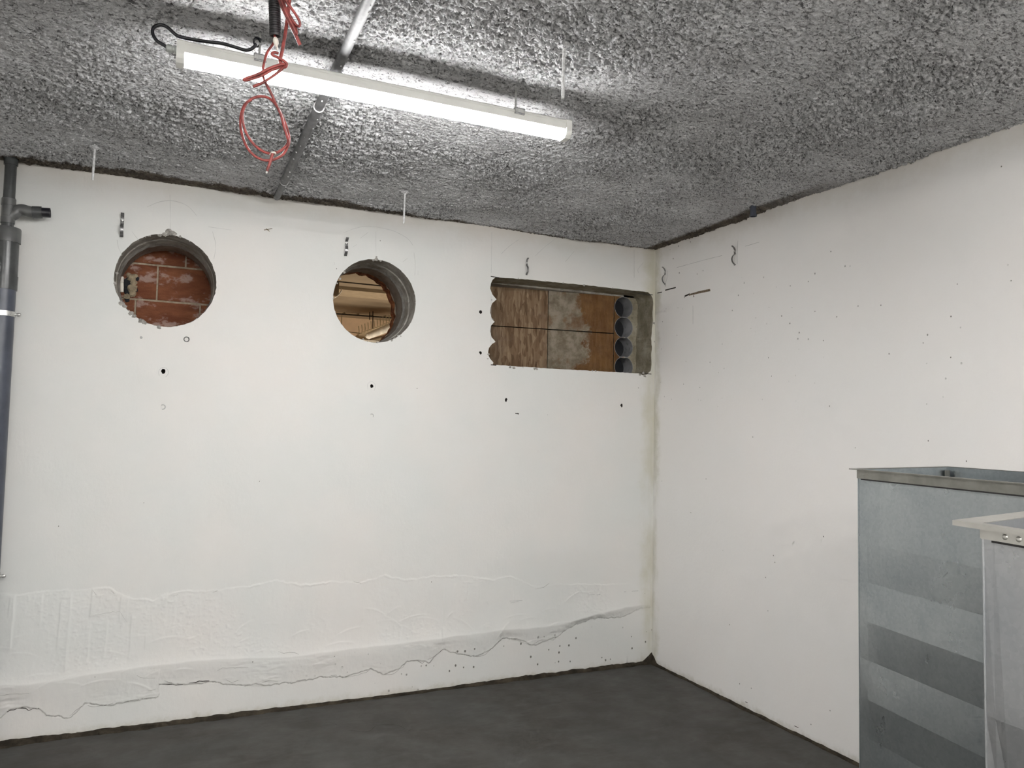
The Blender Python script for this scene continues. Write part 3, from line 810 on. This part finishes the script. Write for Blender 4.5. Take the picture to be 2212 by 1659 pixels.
for (cx, cz) in cupc:
    for k in range(17):
        a = PI/2+PI*k/16; arcl.append((cx+(RC+.0012)*math.cos(a), cz+(RC+.0012)*math.sin(a)))
ear = [(xr, zt-.003), (cupc[0][0], zt-.003)]+arcl+[(cupc[3][0], zb-.01), (xr, zb-.01)]
V = [(x, .1895, z) for x, z in ear]
PD('board_edge', V, orient(V, tessellate_polygon([[Vector((x, z, 0)) for x, z in ear]]), Vector((0, -1, 0))), M_OSB2, brd)
b3['label'] = 'board with pale plaster smears'; b4['label'] = 'board with pale plaster smears'
PD('backing', [(-1.38, yboard(-1.38)+.03, zb-.04), (0, yboard(0)+.13, zb-.04), (0, yboard(0)+.13, zt+.02), (-1.38, yboard(-1.38)+.03, zt+.02)], [(0, 1, 2, 3)], M_DARK, brd)

# ------------------------------------------------------------------ hall beyond the second bore
HZ = W(800, 690, 1, 8.0).z
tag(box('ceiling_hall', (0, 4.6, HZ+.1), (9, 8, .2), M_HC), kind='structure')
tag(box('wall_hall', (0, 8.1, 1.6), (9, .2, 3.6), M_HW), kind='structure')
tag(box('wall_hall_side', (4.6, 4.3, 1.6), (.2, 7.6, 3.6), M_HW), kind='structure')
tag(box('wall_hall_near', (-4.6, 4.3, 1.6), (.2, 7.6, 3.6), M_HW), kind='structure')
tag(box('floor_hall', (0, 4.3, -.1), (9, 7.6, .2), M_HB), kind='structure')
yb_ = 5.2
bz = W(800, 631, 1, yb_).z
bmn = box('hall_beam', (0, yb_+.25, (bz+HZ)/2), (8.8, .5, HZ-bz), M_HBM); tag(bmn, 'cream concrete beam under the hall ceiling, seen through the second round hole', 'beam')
# cable trays
def tray(name, y, pyl, pyr, label, loops):
    a = W(715, pyl, 1, y); b = W(862, pyr, 1, y); e = empty(name, a, label, 'cable tray')
    d = (b-a); 
    tube('side_rail', [a-d*.6, b+d*.6], .012, M_HD, e, 6)
    up = Vector((0, 0, .075))
    tube('side_rail', [a-d*.6+up, b+d*.6+up], .007, M_HG, e, 5)
    tube('side_rail', [a-d*.6+up*.5+Vector((0, .2, 0)), b+d*.6+up*.5+Vector((0, .2, 0))], .008, M_HG, e, 5)
    for k in range(-3, 9):
        q = a.lerp(b, k/5)
        if loops: tube('hanger', [q, q+Vector((0, 0, .17)), q+Vector((.05, 0, .17)), q+Vector((.05, 0, .02)), q+Vector((.03, 0, -.01))], .005, M_HG, e, 5)
        else: box('rung', (q.x, q.y+.1, q.z+.02), (.012, .2, .012), M_HG, e)
    return e
tray('cable_tray', 4.9, 606, 621, 'dark cable tray with hanging loops above the hall beam, seen through the second round hole', True)
tray('cable_tray', 7.4, 677, 688, 'dark cable tray crossing the middle of the view through the second round hole', False)
a = W(807, 628, 1, 7.2)
for (px, y0, y1, yy) in ((799.5, 629, 691, 7.2), (806, 629, 735, 7.1), (738.5, 681, 702, 7.5)):
    o = tube('hanging_rod', [W(px, y0, 1, yy), W(px-1, y1, 1, yy)], .007, M_HG if px < 790 else M_HD, None, 6)
    tag(o, {799.5: 'thin rod hanging to the middle cable tray in the hall', 806: 'long thin rod running down past the sloping flight in the hall', 738.5: 'short thin rod at the left edge of the second round hole'}[px], 'rod')
# sloping flight with posts
e = empty('stair_flight', W(780, 735, 1, 6.5), 'pale sloping stair flight with small bent railing posts in the hall', 'stairs')
A = W(775, 722, 1, 6.5); Bv = W(850, 694, 1, 6.5); dl = Bv-A
bm = bmesh.new(); q = [A, Bv, Bv+Vector((0, 0, -.13)), A+Vector((0, 0, -.13))]
q2 = [x+Vector((0, .6, 0)) for x in q]
vs = [bm.verts.new(x) for x in q+q2]
for f in ((0, 1, 2, 3), (7, 6, 5, 4), (0, 4, 5, 1), (1, 5, 6, 2), (2, 6, 7, 3), (3, 7, 4, 0)): bm.faces.new([vs[i] for i in f])
B2O('slab', bm, M_HB, e)
for k in range(12):
    q = A.lerp(Bv, k/11.5)
    tube('railing_post', [q+Vector((-.03, 0, 0)), q+Vector((0, 0, -.005)), q+Vector((.003, 0, .05)), q+Vector((-.006, 0, .12))], .0055, M_HG, e, 5)
tube('stringer', [A+Vector((0, 0, -.14)), Bv+Vector((0, -.05, -.20))], .03, M_HC, e, 8)
o = lathe('canopy', W(790, 728, 1, 6.2), W(850, 704, 1, 6.2)-W(790, 728, 1, 6.2), [(0, .015), (.03, .045), (.5, .06)], M_HWH, e, 20)
o = box('window_strip', (W(795, 742, 1, 6.6).x, 6.6, W(795, 740, 1, 6.6).z-.06), (1.5, .3, .16), M_HWH); tag(o, 'white ledge standing in for a bright window strip at the bottom of the second round hole', 'ledge')  # white block in place of a bright window
o = box('ceiling_box', (W(728, 616, 1, 5.0).x-.14, 5.0, W(728, 624, 1, 5.0).z), (.3, .15, .2), M_HC); tag(o, 'brown box at the left edge of the second round hole', 'box')
o = tube('curved_pipe', smooth_path([W(715, 644, 1, 4.9), W(724, 642, 1, 4.9), W(731, 637, 1, 4.9), W(737, 629, 1, 4.9), W(737, 624, 1, 4.9)], 5), .008, M_HWH, None, 6); tag(o, 'thin white curved pipe at the left edge of the second round hole', 'pipe')
o = tube('hall_railing', [W(745, 716, 1, 6.9), W(785, 721, 1, 6.9)], .006, M_HG, None, 5); tag(o, 'thin olive rail near the bottom of the second round hole', 'railing')
hl = bpy.data.lights.new('hall_light', 'AREA'); hl.energy = HALL_W; hl.size = 2.2; hl.color = (1.0, .86, .68)  # warm light with no visible source, put in for the hall
ho = bpy.data.objects.new('hall_light', hl); C.objects.link(ho); ho.location = (-.5, 5.2, .5)
ho.rotation_euler = (math.radians(160), 0, 0)

# ------------------------------------------------------------------ batten lamps
def batten(x0, x1, y, zt_, led, label, ends=True):
    e = empty('batten_lamp', ((x0+x1)/2, y, zt_), label, 'lamp')
    w2 = .036
    hp = [(-w2+.004, 0), (-w2, -.004), (-w2, -.010), (-w2+.002, -.012), (-w2+.002, -.036), (-w2+.006, -.040), (w2-.006, -.040), (w2-.002, -.036), (w2-.002, -.012), (w2, -.010), (w2, -.004), (w2-.004, 0)]
    def ext(prof, a, b, name, mat, cap=True):
        n = len(prof); v = [(a, y+p[0], zt_+p[1]) for p in prof]+[(b, y+p[0], zt_+p[1]) for p in prof]
        f = [(i, (i+1) % n, n+(i+1) % n, n+i) for i in range(n)]
        if cap: f += [tuple(range(n))[::-1], tuple(range(n, 2*n))]
        return PD(name, v, f, mat, e)
    ext(hp, x0+.022, x1-.022, 'housing', M_HOUS)
    r = w2-.004
    dp = [(-r, -.040)]+[(-r*math.cos(t)**.6 if math.cos(t) > 0 else r*(-math.cos(t))**.6, -.044-.020*math.sin(t)) for t in [PI*k/14 for k in range(15)]]+[(r, -.040)]
    ext(dp, x0+.024, x1-.024, 'diffuser', led)
    for s, a, b in ((0, x0, x0+.023), (1, x1-.023, x1)):
        ep = [(-w2+.002, .001), (-w2-.001, -.003), (-w2-.001, -.044), (-w2+.004, -.056), (-w2+.016, -.066), (w2-.016, -.066), (w2-.004, -.056), (w2+.001, -.044), (w2+.001, -.003), (w2-.002, .001)]
        ext(ep, a, b, 'end_cap', M_HOUS)
    for cx in (-2.826+(x0+3.069), -1.921+(x0+3.069)):
        cl = box('mounting_clip', (cx, y, zt_+.002), (.040, w2*2+.008, .006), M_STEELD, e)
        for s in (-1, 1): box('clip_lip', (cx, y+s*(w2+.0045), zt_-.007), (.038, .004, .014), M_ZINC, cl); box('clip_hook', (cx, y+s*(w2+.002), zt_-.0155), (.038, .008, .004), M_STEELD, cl)
        lathe('suspension_rod', (cx, y, zt_), (0, 0, 1), [(0, .0035), (.002, .0035), (H-zt_+.01, .0035)], M_ZINC, e, 10)
        lathe('nut', (cx, y, zt_+.004), (0, 0, 1), [(0, .007), (.006, .007)], M_ZINC, e, 6)
    return e
ZL = 2.712; YLMP = -1.875
lampA = batten(-3.069, -1.703, YLMP, ZL, M_LED, 'long lit white batten lamp hanging under the rough ceiling')
# cable gland and cable at the left end
g0 = Vector((-3.069, YLMP-.010, ZL-.024))
lathe('cable_gland', g0, (-1, 0, 0), [(0, .013), (.004, .013), (.005, .010), (.012, .010), (.013, .0125), (.026, .0115), (.030, .008)], M_GLAND, lampA, 12)
for dz in (.010, -.045):
    lathe('screw', (-3.070, YLMP-.022, ZL-.006+(dz if dz < 0 else -.001)), (-1, 0, 0), [(0, .005), (.005, .005)], M_STEELD, lampA, 8)
yc = YLMP-.012
cpts = [(g0.x-.02, g0.y, g0.z)]+[tuple(W(px, py, 1, yc)) for px, py in [(353, 97), (340, 89), (331, 76), (330, 64), (337, 56), (350, 54), (363, 60), (376, 72), (388, 79)]]
cpts += [tuple(W(px, py, 1, YLMP-.010)) for px, py in [(420, 86), (455, 91), (480, 94), (505, 101), (528, 108), (540, 107), (549, 101), (553, 95)]]
tube('power_cable', smooth_path(cpts, 6), .0052, M_BLK, lampA, 10)
kx = W(555, 94, 1, YLMP)
tube('cable_tie', smooth_path([kx+Vector((-.012, -.01, .002)), kx+Vector((0, -.012, .010)), kx+Vector((.010, 0, .004)), kx+Vector((.002, .01, -.006)), kx+Vector((-.010, 0, .0)), kx+Vector((-.004, -.012, .014)), kx+Vector((.014, -.008, .012))], 4), .0028, M_BLK, lampA, 6)
for bx, by, lb in ((-3.9, -5.5, 'added fill batten lamp behind the camera, left one nearer the added beam'), (-1.85, -5.5, 'added fill batten lamp behind the camera, right one nearer the added beam'),
                   (-3.9, -6.6, 'added fill batten lamp behind the camera, left one at the rear wall'), (-1.85, -6.6, 'added fill batten lamp behind the camera, right one at the rear wall')):
    batten(bx, bx+1.366, by, ZL if by > -6 else 2.55, M_LED_FILL, lb)  # out-of-view lamps added to even out the room's brightness

# ------------------------------------------------------------------ ceiling pipe
pa = W(797, 0, 2, H-.022); pb = W(599, 424, 2, H-.022)
dirp = (pb-pa).normalized(); pa2 = pa-dirp*1.0
pp = empty('ceiling_pipe', pb, 'thin grey pipe running along the ceiling behind the lamp', 'pipe')
Lp = (pb-pa2).length+.02
def tpar(px, py):
    q = W(px, py, 2, H-.022); return (q-pa2).dot(dirp)
t1, t2 = tpar(690, 232), tpar(611, 392)
lathe('pipe_length', pa2, dirp, [(0, .0175), (t1, .0175)], M_CPIPE, pp, 20)
lathe('socket_length', pa2, dirp, [(t1, .0195), (t2, .0195)], M_CPIPE, pp, 20)
lathe('pipe_length', pa2, dirp, [(t2, .0172), (Lp, .0172)], M_CPIPE, pp, 20)
for t in (t1, t2): lathe('joint_ring', pa2+dirp*(t-.002), dirp, [(0, .0192), (.001, .0212), (.004, .0212), (.005, .0190)], M_DUST, pp, 24)
bm = bmesh.new(); rg = random.Random(3)
for i in range(26):
    t = rg.uniform(.9, Lp-.1); a = rg.uniform(-2.6, -.5); q = pa2+dirp*t+Vector((math.cos(a)*.0185, 0, math.sin(a)*.0185)); s = rg.uniform(.0015, .004)
    lump(bm, q, (s, s*1.6, s), i)
tag(B2O('spray_fleck', bm, M_DUST, pp), kind='stuff')

# ------------------------------------------------------------------ rods in the ceiling
def rod(px0, py0, px1, py1, label):
    t = W(px0, py0, 2, H-.004); bz_ = z_at(t.x, t.y, py1)
    pts = []; rg = random.Random(px0); n = 16
    for k in range(n+1):
        z = t.z+.02+(bz_-t.z-.02)*k/n
        pts.append((t.x+rg.uniform(-.0004, .0004)-.002*k/n, t.y, z))
    rr = [.0048+rg.uniform(-.0004, .0009) for _ in pts]; rr[-1] = .004
    e = empty('threaded_rod', t, label, 'rod')
    tube('rod', pts, rr, M_ROD, e, 10)
    lathe('rod_end', (t.x-.002, t.y, bz_+.001), (0, 0, -1), [(0, .0040), (.004, .0036), (.005, .002)], M_ZINC, e, 10)
    bm = bmesh.new(); lump(bm, (t.x, t.y, t.z-.001), (.020, .020, .010), px0); B2O('spray_collar', bm, M_CEIL, e)
rod(1219, 97, 1217, 212, 'long oversprayed rod hanging from the ceiling right of the lamp')
rod(205, 318, 203, 388, 'pale rod hanging near the back wall at the far left of the ceiling')
rod(875, 415, 875, 482, 'pale rod hanging in front of the wall between the two right openings')
# short dark stub at the right wall
t = W(1627, 450, 2, H)
t = Vector((min(t.x, -.04), t.y, H))
st = empty('pipe_stub', t, 'short dark open pipe stub under the ceiling by the right wall', 'pipe')
bm = bmesh.new(); bm_lathe(bm, t+Vector((0, 0, .02)), (0, 0, -1), [(0, .0165), (.052, .0165), (.060, .020), (.066, .020), (.066, .0155), (.01, .0150)], 20, False)
B2O('stub', bm, M_PVCB, st, True, 30)
lathe('plug', t+Vector((0, 0, -.030)), (0, 0, -1), [(0, .0148), (.004, .0148)], M_GAP, st, 16)

# ------------------------------------------------------------------ corrugated conduit and red wires
YW = -2.60
def Q(cx, cy, dy=0.0): return W(300+cx/3.95, cy/3.95, 1, YW+dy)
cb = W(595, 78, 1, YW); ct = W(587, -190, 1, YW-.03)
ax_ = ct-cb; Lc = ax_.length
e = empty('corrugated_conduit', cb, 'black corrugated conduit hanging open-ended from the ceiling above the lamp', 'conduit')
prof = [(.004, .0095), (0, .0108), (0, .0128), (.004, .0132)]
k = .005
while k < Lc:
    prof += [(k, .0118), (k+.0014, .0118), (k+.0022, .0134), (k+.0042, .0134)]; k += .0052
path = smooth_path([cb, cb.lerp(ct, .5)+Vector((.002, 0, 0)), ct], 4)
lathe('ribbed_tube', cb, ax_, prof, M_COR, e, 24, False, 25)
lathe('bore_lining', cb+ax_.normalized()*.004, ax_, [(0, .0095), (.12, .0095), (.121, .001)], M_GAP, e, 16, False)

def wirepts(lst): return smooth_path([Q(*p) for p in lst], 6)
e = empty('red_wire', Q(1165, 330), 'red wire coming out of the black conduit and ending in a hanging coil', 'wire')
coil = [(1160, 300, .0), (1160, 345, -.002), (1140, 385, -.004), (1095, 450, -.006), (1068, 540, -.008), (1060, 600, -.008), (1062, 655, -.006), (1085, 712, -.004), (1130, 800, 0), (1165, 880, .004), (1212, 965, .006), (1252, 1060, .006), (1279, 1150, .003), (1279, 1225, 0), (1235, 1312, -.004),
        (1165, 1356, -.006), (1090, 1369, -.006), (1010, 1345, -.006), (940, 1282, -.004), (893, 1190, 0), (868, 1080, .004), (874, 975, .006), (905, 892, .006), (965, 842, .006), (1040, 823, .004), (1110, 838, 0), (1165, 890, -.006), (1212, 980, -.008), (1238, 1080, -.008), (1262, 1155, -.006), (1274, 1210, -.008),
        (1240, 1262, -.010), (1182, 1300, -.010), (1130, 1312, -.004), (1060, 1292, 0), (985, 1235, .002), (925, 1152, 0), (890, 1055, -.006), (886, 960, -.008), (918, 880, -.006), (960, 850, -.004)]
tube('coiled_wire', wirepts(coil), .0030, M_RED, e, 10)
tube('wire_tail', wirepts([(1170, 1300, -.012), (1142, 1310, -.016), (1130, 1350, -.014), (1115, 1400, -.013), (1092, 1462, -.012)]), .0032, M_RED, e, 10)
tube('knot', wirepts([(1120, 1320, -.006), (1140, 1300, -.018), (1165, 1308, -.016), (1150, 1326, -.006), (1128, 1312, -.014)]), .0022, M_TAPE, e, 8)
q = Q(1092, 1462, -.012); lathe('copper_end', q, (-.2, 0, -1), [(0, .0026), (.005, .0022)], M_ZINC, e, 8)
tube('tape', wirepts([(1162, 325, -.003), (1168, 350, -.006), (1172, 385, -.008), (1182, 410, -.008), (1172, 424, -.008)]), [.004+.0025*math.sin(i/3.9) if i < 24 else .002 for i in range(25)], M_TAPE, e, 8)
e = empty('red_wire', Q(1200, 500), 'red wire folded into a flat bundle in front of the lit lamp', 'wire')
tube('straight_run', wirepts([(1300, -260, -.03), (1288, -40, -.022), (1272, 120, -.02), (1247, 300, -.02), (1220, 450, -.02), (1205, 510, -.02), (1215, 545, -.02)]), .0040, M_RED, e, 10)
tube('folded_wire', wirepts([(1215, 545, -.02), (1245, 560, -.022), (1255, 545, -.024), (1180, 560, -.024), (1100, 590, -.024), (1010, 635, -.024), (905, 672, -.022), (908, 684, -.02), (980, 668, -.018), (1060, 640, -.018), (1150, 590, -.018), (1240, 562, -.018), (1190, 615, -.016), (1120, 665, -.016), (1050, 708, -.016), (975, 740, -.016)]), .0032, M_RED, e, 10)
tube('hooked_end', wirepts([(1190, 456, -.026), (1160, 447, -.027), (1136, 456, -.028), (1145, 472, -.028), (1190, 492, -.028), (1235, 518, -.028), (1262, 545, -.028), (1255, 568, -.026), (1238, 578, -.024)]), .0030, M_RED, e, 10)
e = empty('red_wire', Q(1270, 0), 'looped bunch of red wire at the top edge right of the conduit', 'wire')
tube('straight_end', wirepts([(1150, -200, -.05), (1195, -20, -.045), (1225, 60, -.042), (1262, 140, -.04), (1298, 215, -.038), (1338, 300, -.036), (1375, 384, -.034)]), .0040, M_RED, e, 10)
tube('tight_loop', wirepts([(1170, -180, -.055), (1212, -10, -.05), (1245, 85, -.05), (1290, 175, -.048), (1325, 245, -.046), (1345, 288, -.044), (1335, 230, -.04), (1298, 150, -.04), (1250, 70, -.04), (1225, -20, -.04), (1190, -180, -.04)]), .0033, M_RED, e, 10)
tube('wide_loop', wirepts([(1215, -190, -.058), (1250, -10, -.055), (1295, 62, -.055), (1345, 135, -.053), (1373, 195, -.05), (1366, 226, -.048), (1335, 205, -.046), (1295, 150, -.046), (1262, 90, -.046), (1238, 20, -.046), (1205, -180, -.046)]), .0030, M_RED, e, 10)

# ------------------------------------------------------------------ wall straps (bent steel bands)
def strap(px, py, hpx, ax, label, twist=0.0, big=False):
    c = W(px, py, ax, 0); top = W(px, py-hpx/2, ax, 0).z; bot = W(px, py+hpx/2, ax, 0).z; hh = top-bot
    e = empty('pipe_strap', c, label, 'bracket', 'bent steel straps on the walls')
    nrm = Vector((0, -1, 0)) if ax == 1 else Vector((-1, 0, 0)); side = Vector((1, 0, 0)) if ax == 1 else Vector((0, 1, 0))
    side = (side*math.cos(twist)+nrm*math.sin(twist)*.4).normalized()
    pr = [(.42, .50), (.20, .42), (.06, .30), (.05, .22), (.10, .14), (.05, .09), (.22, .02), (.36, -.10), (.40, -.22), (.32, -.35), (.14, -.44), (.03, -.47), (.10, -.52)]
    pts = smooth_path([c+nrm*(a*hh*.55+.002)+Vector((0, 0, b*hh))+side*(math.sin(twist)*b*.02) for a, b in pr], 4)
    hw = .0080 if big else .0055; th = .0012; v = []; f = []
    for i, p in enumerate(pts):
        t = (pts[min(i+1, len(pts)-1)]-pts[max(i-1, 0)]).normalized(); n_ = t.cross(side).normalized()
        v += [p+side*hw+n_*th, p-side*hw+n_*th, p-side*hw-n_*th, p+side*hw-n_*th]
    for i in range(len(pts)-1):
        a = 4*i
        for k in range(4): f.append((a+k, a+(k+1) % 4, a+4+(k+1) % 4, a+4+k))
    f += [(0, 3, 2, 1), tuple(len(v)-4+k for k in range(4))]
    PD('band', v, f, M_STEELD, e)
    bz_ = c+Vector((0, 0, hh*.22))
    lathe('fixing_bolt', bz_, nrm, [(-.01, .003), (.004, .003), (.0041, .0068), (.009, .0068), (.0095, .004), (.013, .003)], M_ZINC, e, 6 if not big else 4)
    lathe('rivet', c+Vector((0, 0, -.20*hh))+nrm*(.40*hh*.55), nrm, [(0, .0035), (.0025, .003)], M_ZINC, e, 8)
strap(264, 487, 49, 1, 'bent steel strap above the left round hole', 0, True)
strap(747.5, 533.5, 38, 1, 'bent steel strap upper left of the right round hole', .25, True)
strap(1137, 576, 35, 1, 'bent steel strap above the rectangular opening')
strap(1438, 596, 37, 0, 'bent steel strap on the right wall nearest the corner')
strap(1589, 552.5, 41, 0, 'bent steel strap on the right wall farther from the corner')

# ------------------------------------------------------------------ drain pipe in the left corner
YP = -.085
def zp(py, px=30): return W(px, py, 1, YP).z
xr_ = W(46, 505, 1, YP-.0).x
Rb = .056
xc = xr_-.062
base = Vector((xc, YP, 0))
dp_ = empty('drain_pipe', base, 'grey plastic drain pipe standing at the left end of the back wall', 'pipe')
zc0, zc1 = zp(494), zp(526); z2 = zp(598); z3 = zp(628)
lathe('lower_pipe', (xc, YP, 0), (0, 0, 1), [(0, .0545), (z3+.01, .0545)], M_PVCB, dp_, 40)
lathe('coupling', (xc, YP, 0), (0, 0, 1), [(z3, .0545), (z3, .0590), (z2, .0600), (z2, .0560)], M_PVC, dp_, 40, False)
bm = bmesh.new(); bm_lathe(bm, (xc, YP, z2-.01), (0, 0, 1), [(0, .0572), (zc1-z2+.02, .0572)], 40)
a0 = Vector((xc-.02, YP-.01, z2+.02)); bm_tube(bm, [a0, a0+Vector((-.10, -.06, .12)), a0+Vector((-.16, -.10, .19))], .050, 28)
B2O('branch_fitting', bm, M_PVC, dp_, True, 40)
lathe('reducer', (xc, YP, 0), (0, 0, 1), [(zc1, .0572), (zc1, .0625), (zc0-.006, .0625), (zc0-.001, .0600), (zc0, .056), (zc0, .02)], M_PVCL, dp_, 40, False)
xt = W(17, 470, 1, YP).x
zt0, zt1 = zc0-.01, H+.03
lathe('upper_pipe', (xt, YP, zt0), (0, 0, 1), [(0, .0265), (zp(428)-zt0, .0265), (zp(428)-zt0, .0255), (zt1-zt0, .0255)], M_PVC, dp_, 28)
lathe('tee_body', (xt, YP, zp(484)), (0, 0, 1), [(0, .0270), (.0, .0300), (zp(470)-zp(484), .0300), (zp(470)-zp(484)+.002, .0285), (zp(446)-zp(484), .0285), (zp(446)-zp(484)+.001, .0305), (zp(431)-zp(484), .0305), (zp(431)-zp(484), .026)], M_PVCL, dp_, 28)
lathe('ceiling_socket', (xt, YP, zp(358)), (0, 0, 1), [(0, .0255), (0, .0300), (.09, .0305)], M_PVC, dp_, 28)
arm = smooth_path([(xt+.005, YP, zp(470)), Vector((xt+.028, YP, zp(461))), W(38, 455, 1, YP), W(48, 453, 1, YP), W(60, 456, 1, YP), W(72, 458.5, 1, YP)], 5)
tube('branch_arm', arm, .0265, M_PVCL, dp_, 24)
p0 = W(70, 458.5, 1, YP); p1 = W(91, 459, 1, YP); p2 = W(109, 460, 1, YP)
lathe('arm_socket', p0, p1-p0, [(0, .0275), (.001, .0295), ((p1-p0).length, .0295), ((p1-p0).length, .022)], M_PVC, dp_, 24)
lathe('arm_stub', p1, p2-p1, [(-.005, .0235), ((p2-p1).length, .0235), ((p2-p1).length, .020), ((p2-p1).length-.02, .019)], M_BLK, dp_, 24)
# pipe clamps
for (py, cxp) in ((679, 42), (1243, 4)):
    z = zp(py, 20)
    lathe('pipe_clamp', (xc, YP, z-.012), (0, 0, 1), [(0, .0550), (0, .0580), (.003, .0585), (.012, .0572), (.021, .0585), (.024, .0580), (.024, .0550)], M_ZINC, dp_, 40, False)
    lathe('clamp_bolt', (xc+.054, YP-.006, z), (1, 0, 0), [(0, .008), (.007, .008), (.008, .006), (.014, .0095), (.021, .0095), (.026, .006), (.027, .002)], M_ZINC, dp_, 14)
    lathe('wall_stud', (xc, 0, z), (0, -1, 0), [(0, .005), (.03, .005)], M_ZINC, dp_, 8)

# ------------------------------------------------------------------ galvanised ducts on the floor
def duct(name, label, P0, a, w_, Ln, zs, fl_left, fl_far, mat, folds, lip, screws, M_FLANGE=M_FLANGE):
    u = Vector((math.cos(a), math.sin(a), 0)); v = Vector((math.sin(a), -math.cos(a), 0))
    P0 = Vector((P0[0], P0[1], 0)); z0, zu, zv = zs       # top height at far-left corner, slope along u, slope along v
    e = empty(name, P0+u*w_/2+v*Ln/2, label, 'duct')
    def top(su, sv): return z0+zu*su+zv*sv
    def pt(su, sv, z): return P0+u*su+v*sv+Vector((0, 0, z))
    # left side panel: sheet pressed into shallow cross folds
    ns = 26; rows = [0]+folds
    vv = []; ff = []
    K = len(rows)
    for i, fr in enumerate(rows):
        for j in range(ns+1):
            s = Ln*j/ns; z = top(0, s)*(1-fr); edge = min(1, min(j, ns-j)/2.0)
            o = (-.0030 if i % 2 == 0 else .0030)*edge if 0 < i < K-1 else 0.0
            vv.append(pt(-o, s, z))
    for i in range(K-1):
        for j in range(ns): ff.append((i*(ns+1)+j, i*(ns+1)+j+1, (i+1)*(ns+1)+j+1, (i+1)*(ns+1)+j))
    o = PD('side_panel', vv, ff, mat, e)
    md = o.modifiers.new('thickness', 'SOLIDIFY'); md.thickness = .0012; md.offset = 1
    for nm, (s0, t0), (s1, t1) in (('end_panel', (.0006, 0), (w_, 0)), ('side_panel', (w_, 0), (w_, Ln)), ('end_panel', (w_, Ln), (.0006, Ln))):
        q = [pt(s0, t0, 0), pt(s1, t1, 0), pt(s1, t1, top(s1, t1)), pt(s0, t0, top(s0, t0))]
        o = PD(nm, q, [(0, 1, 2, 3)], mat, e); md = o.modifiers.new('thickness', 'SOLIDIFY'); md.thickness = .0012; md.offset = 0
    # flange: four angle pieces
    th = .002
    def piece(nm, A, Bq, out, oA, oB, wd, vert):
        zA, zB = top(*A), top(*Bq); a_ = P0+u*A[0]+v*A[1]; b_ = P0+u*Bq[0]+v*Bq[1]
        prof = [(0, 0), (wd, 0), (wd, -lip), (wd-th, -lip), (wd-th, -th), (.006, -th), (.006, -vert), (.0015, -vert), (.0015, -th*1.5)]
        vs = []; n = len(prof); d_ = (b_-a_).normalized()
        for (pp_, zz, ex) in ((a_, zA, -oA), (b_, zB, oB)):
            for (o_, z_) in prof:
                shift = ex*(min(o_, wd)/wd) if o_ > .007 else 0
                vs.append(pp_+out*o_+d_*shift+Vector((0, 0, zz+z_+.0015)))
        fs = [(i, (i+1) % n, n+(i+1) % n, n+i) for i in range(n)]+[tuple(range(n))[::-1], tuple(range(n, 2*n))]
        return PD(nm, vs, fs, M_FLANGE, e)
    piece('flange', (0, 0), (0, Ln), -u, fl_far, .02, fl_left, .030)
    piece('flange', (0, 0), (w_, 0), -v, fl_left, .015, fl_far, .030)
    piece('flange', (w_, 0), (w_, Ln), u, fl_far, .02, .02, .030)
    piece('flange', (0, Ln), (w_, Ln), v, fl_left, .02, .02, .030)
    # black strip standing in for the shadow gap below the flange
    q = [pt(-.0066, .02, top(0, .02)-.0285), pt(-.0066, Ln-.01, top(0, Ln)-.0285), pt(-.0066, Ln-.01, top(0, Ln)-.0325), pt(-.0066, .02, top(0, .02)-.0325)]
    q += [x+u*.0066 for x in q]
    PD('shadow_gap', q, [(0, 1, 2, 3), (7, 6, 5, 4), (0, 4, 5, 1), (3, 2, 6, 7)], M_GAP, e)
    # corner seam and rivets
    lathe('corner_seam', pt(0, 0, 0), (0, 0, 1), [(0, .0022), (top(0, 0)-.002, .0022)], mat, e, 8)
    for s in screws:
        c = pt(-.006, s, top(0, s)-.018); lathe('flange_dimple', c, -u, [(0, .0055), (.0012, .0045), (.002, .002)], M_FLANGE, e, 12)
    # inner stiffener and seam at the far inside corner
    box('inner_seam', tuple(pt(w_-.02, .012, top(w_, 0)-.06)), (.018, .006, .1), M_FLANGE, e)
    return e
def duct_fit(px0, py0, h0, a, w_, Ln, pE, pU):
    P = W(px0, py0, 2, h0); u = Vector((math.cos(a), math.sin(a), 0)); v = Vector((math.sin(a), -math.cos(a), 0))
    # height slopes measured where the left rim leaves the frame and at the far right corner
    s = 0.0
    while proj((P+v*s))[0] < pE[0] and s < 1.2: s += .002
    q = P+v*s; zv = (z_at(q.x, q.y, pE[1])-h0)/s
    s = 0.0
    while proj((P+u*s))[0] < pU[0] and s < 1.2: s += .002
    q = P+u*s; zu = (z_at(q.x, q.y, pU[1])-h0)/s
    print('DUCT', P, 'zu', zu, 'zv', zv, 'w to mark', s)
    return P, (h0, zu, zv), s
P, zs, wA = duct_fit(1854, 1014, 1.44, -.17, .5, 1.0, (2212, 1045), (2050, 1009))
fA = [.15, .237, .325, .413, .50, .588, .676, .764, .852, .94, 1.0]
zA = [z_at(P.x, P.y, y) for y in (1170, 1253, 1336, 1419, 1502, 1585)]
fA = [(zs[0]-z)/zs[0] for z in zA]
while fA[-1]+.09 < .96: fA.append(fA[-1]+.089)
fA.append(1.0)
duct('air_duct', 'large galvanised air duct standing on end against the right wall, farther one', P, -.17, wA, 1.05, zs, .012, .030, M_GALV, fA, .003, [], M_FLANGE2)
P2, zs2, wB = duct_fit(2123, 1131, 1.385, .04, .3, .5, (2212, 1145), (2212, 1119))
duct('air_duct', 'smaller galvanised air duct in front, at the right edge of the photo', P2, .04, .30, .5, zs2, .014, .052, M_GALV2,
     [(zs2[0]-z)/zs2[0] for z in [z_at(P2.x, P2.y, y) for y in (1545, 1680)]]+[.7, .8, .9, 1.0], .010, [.045, .070, .22, .245])
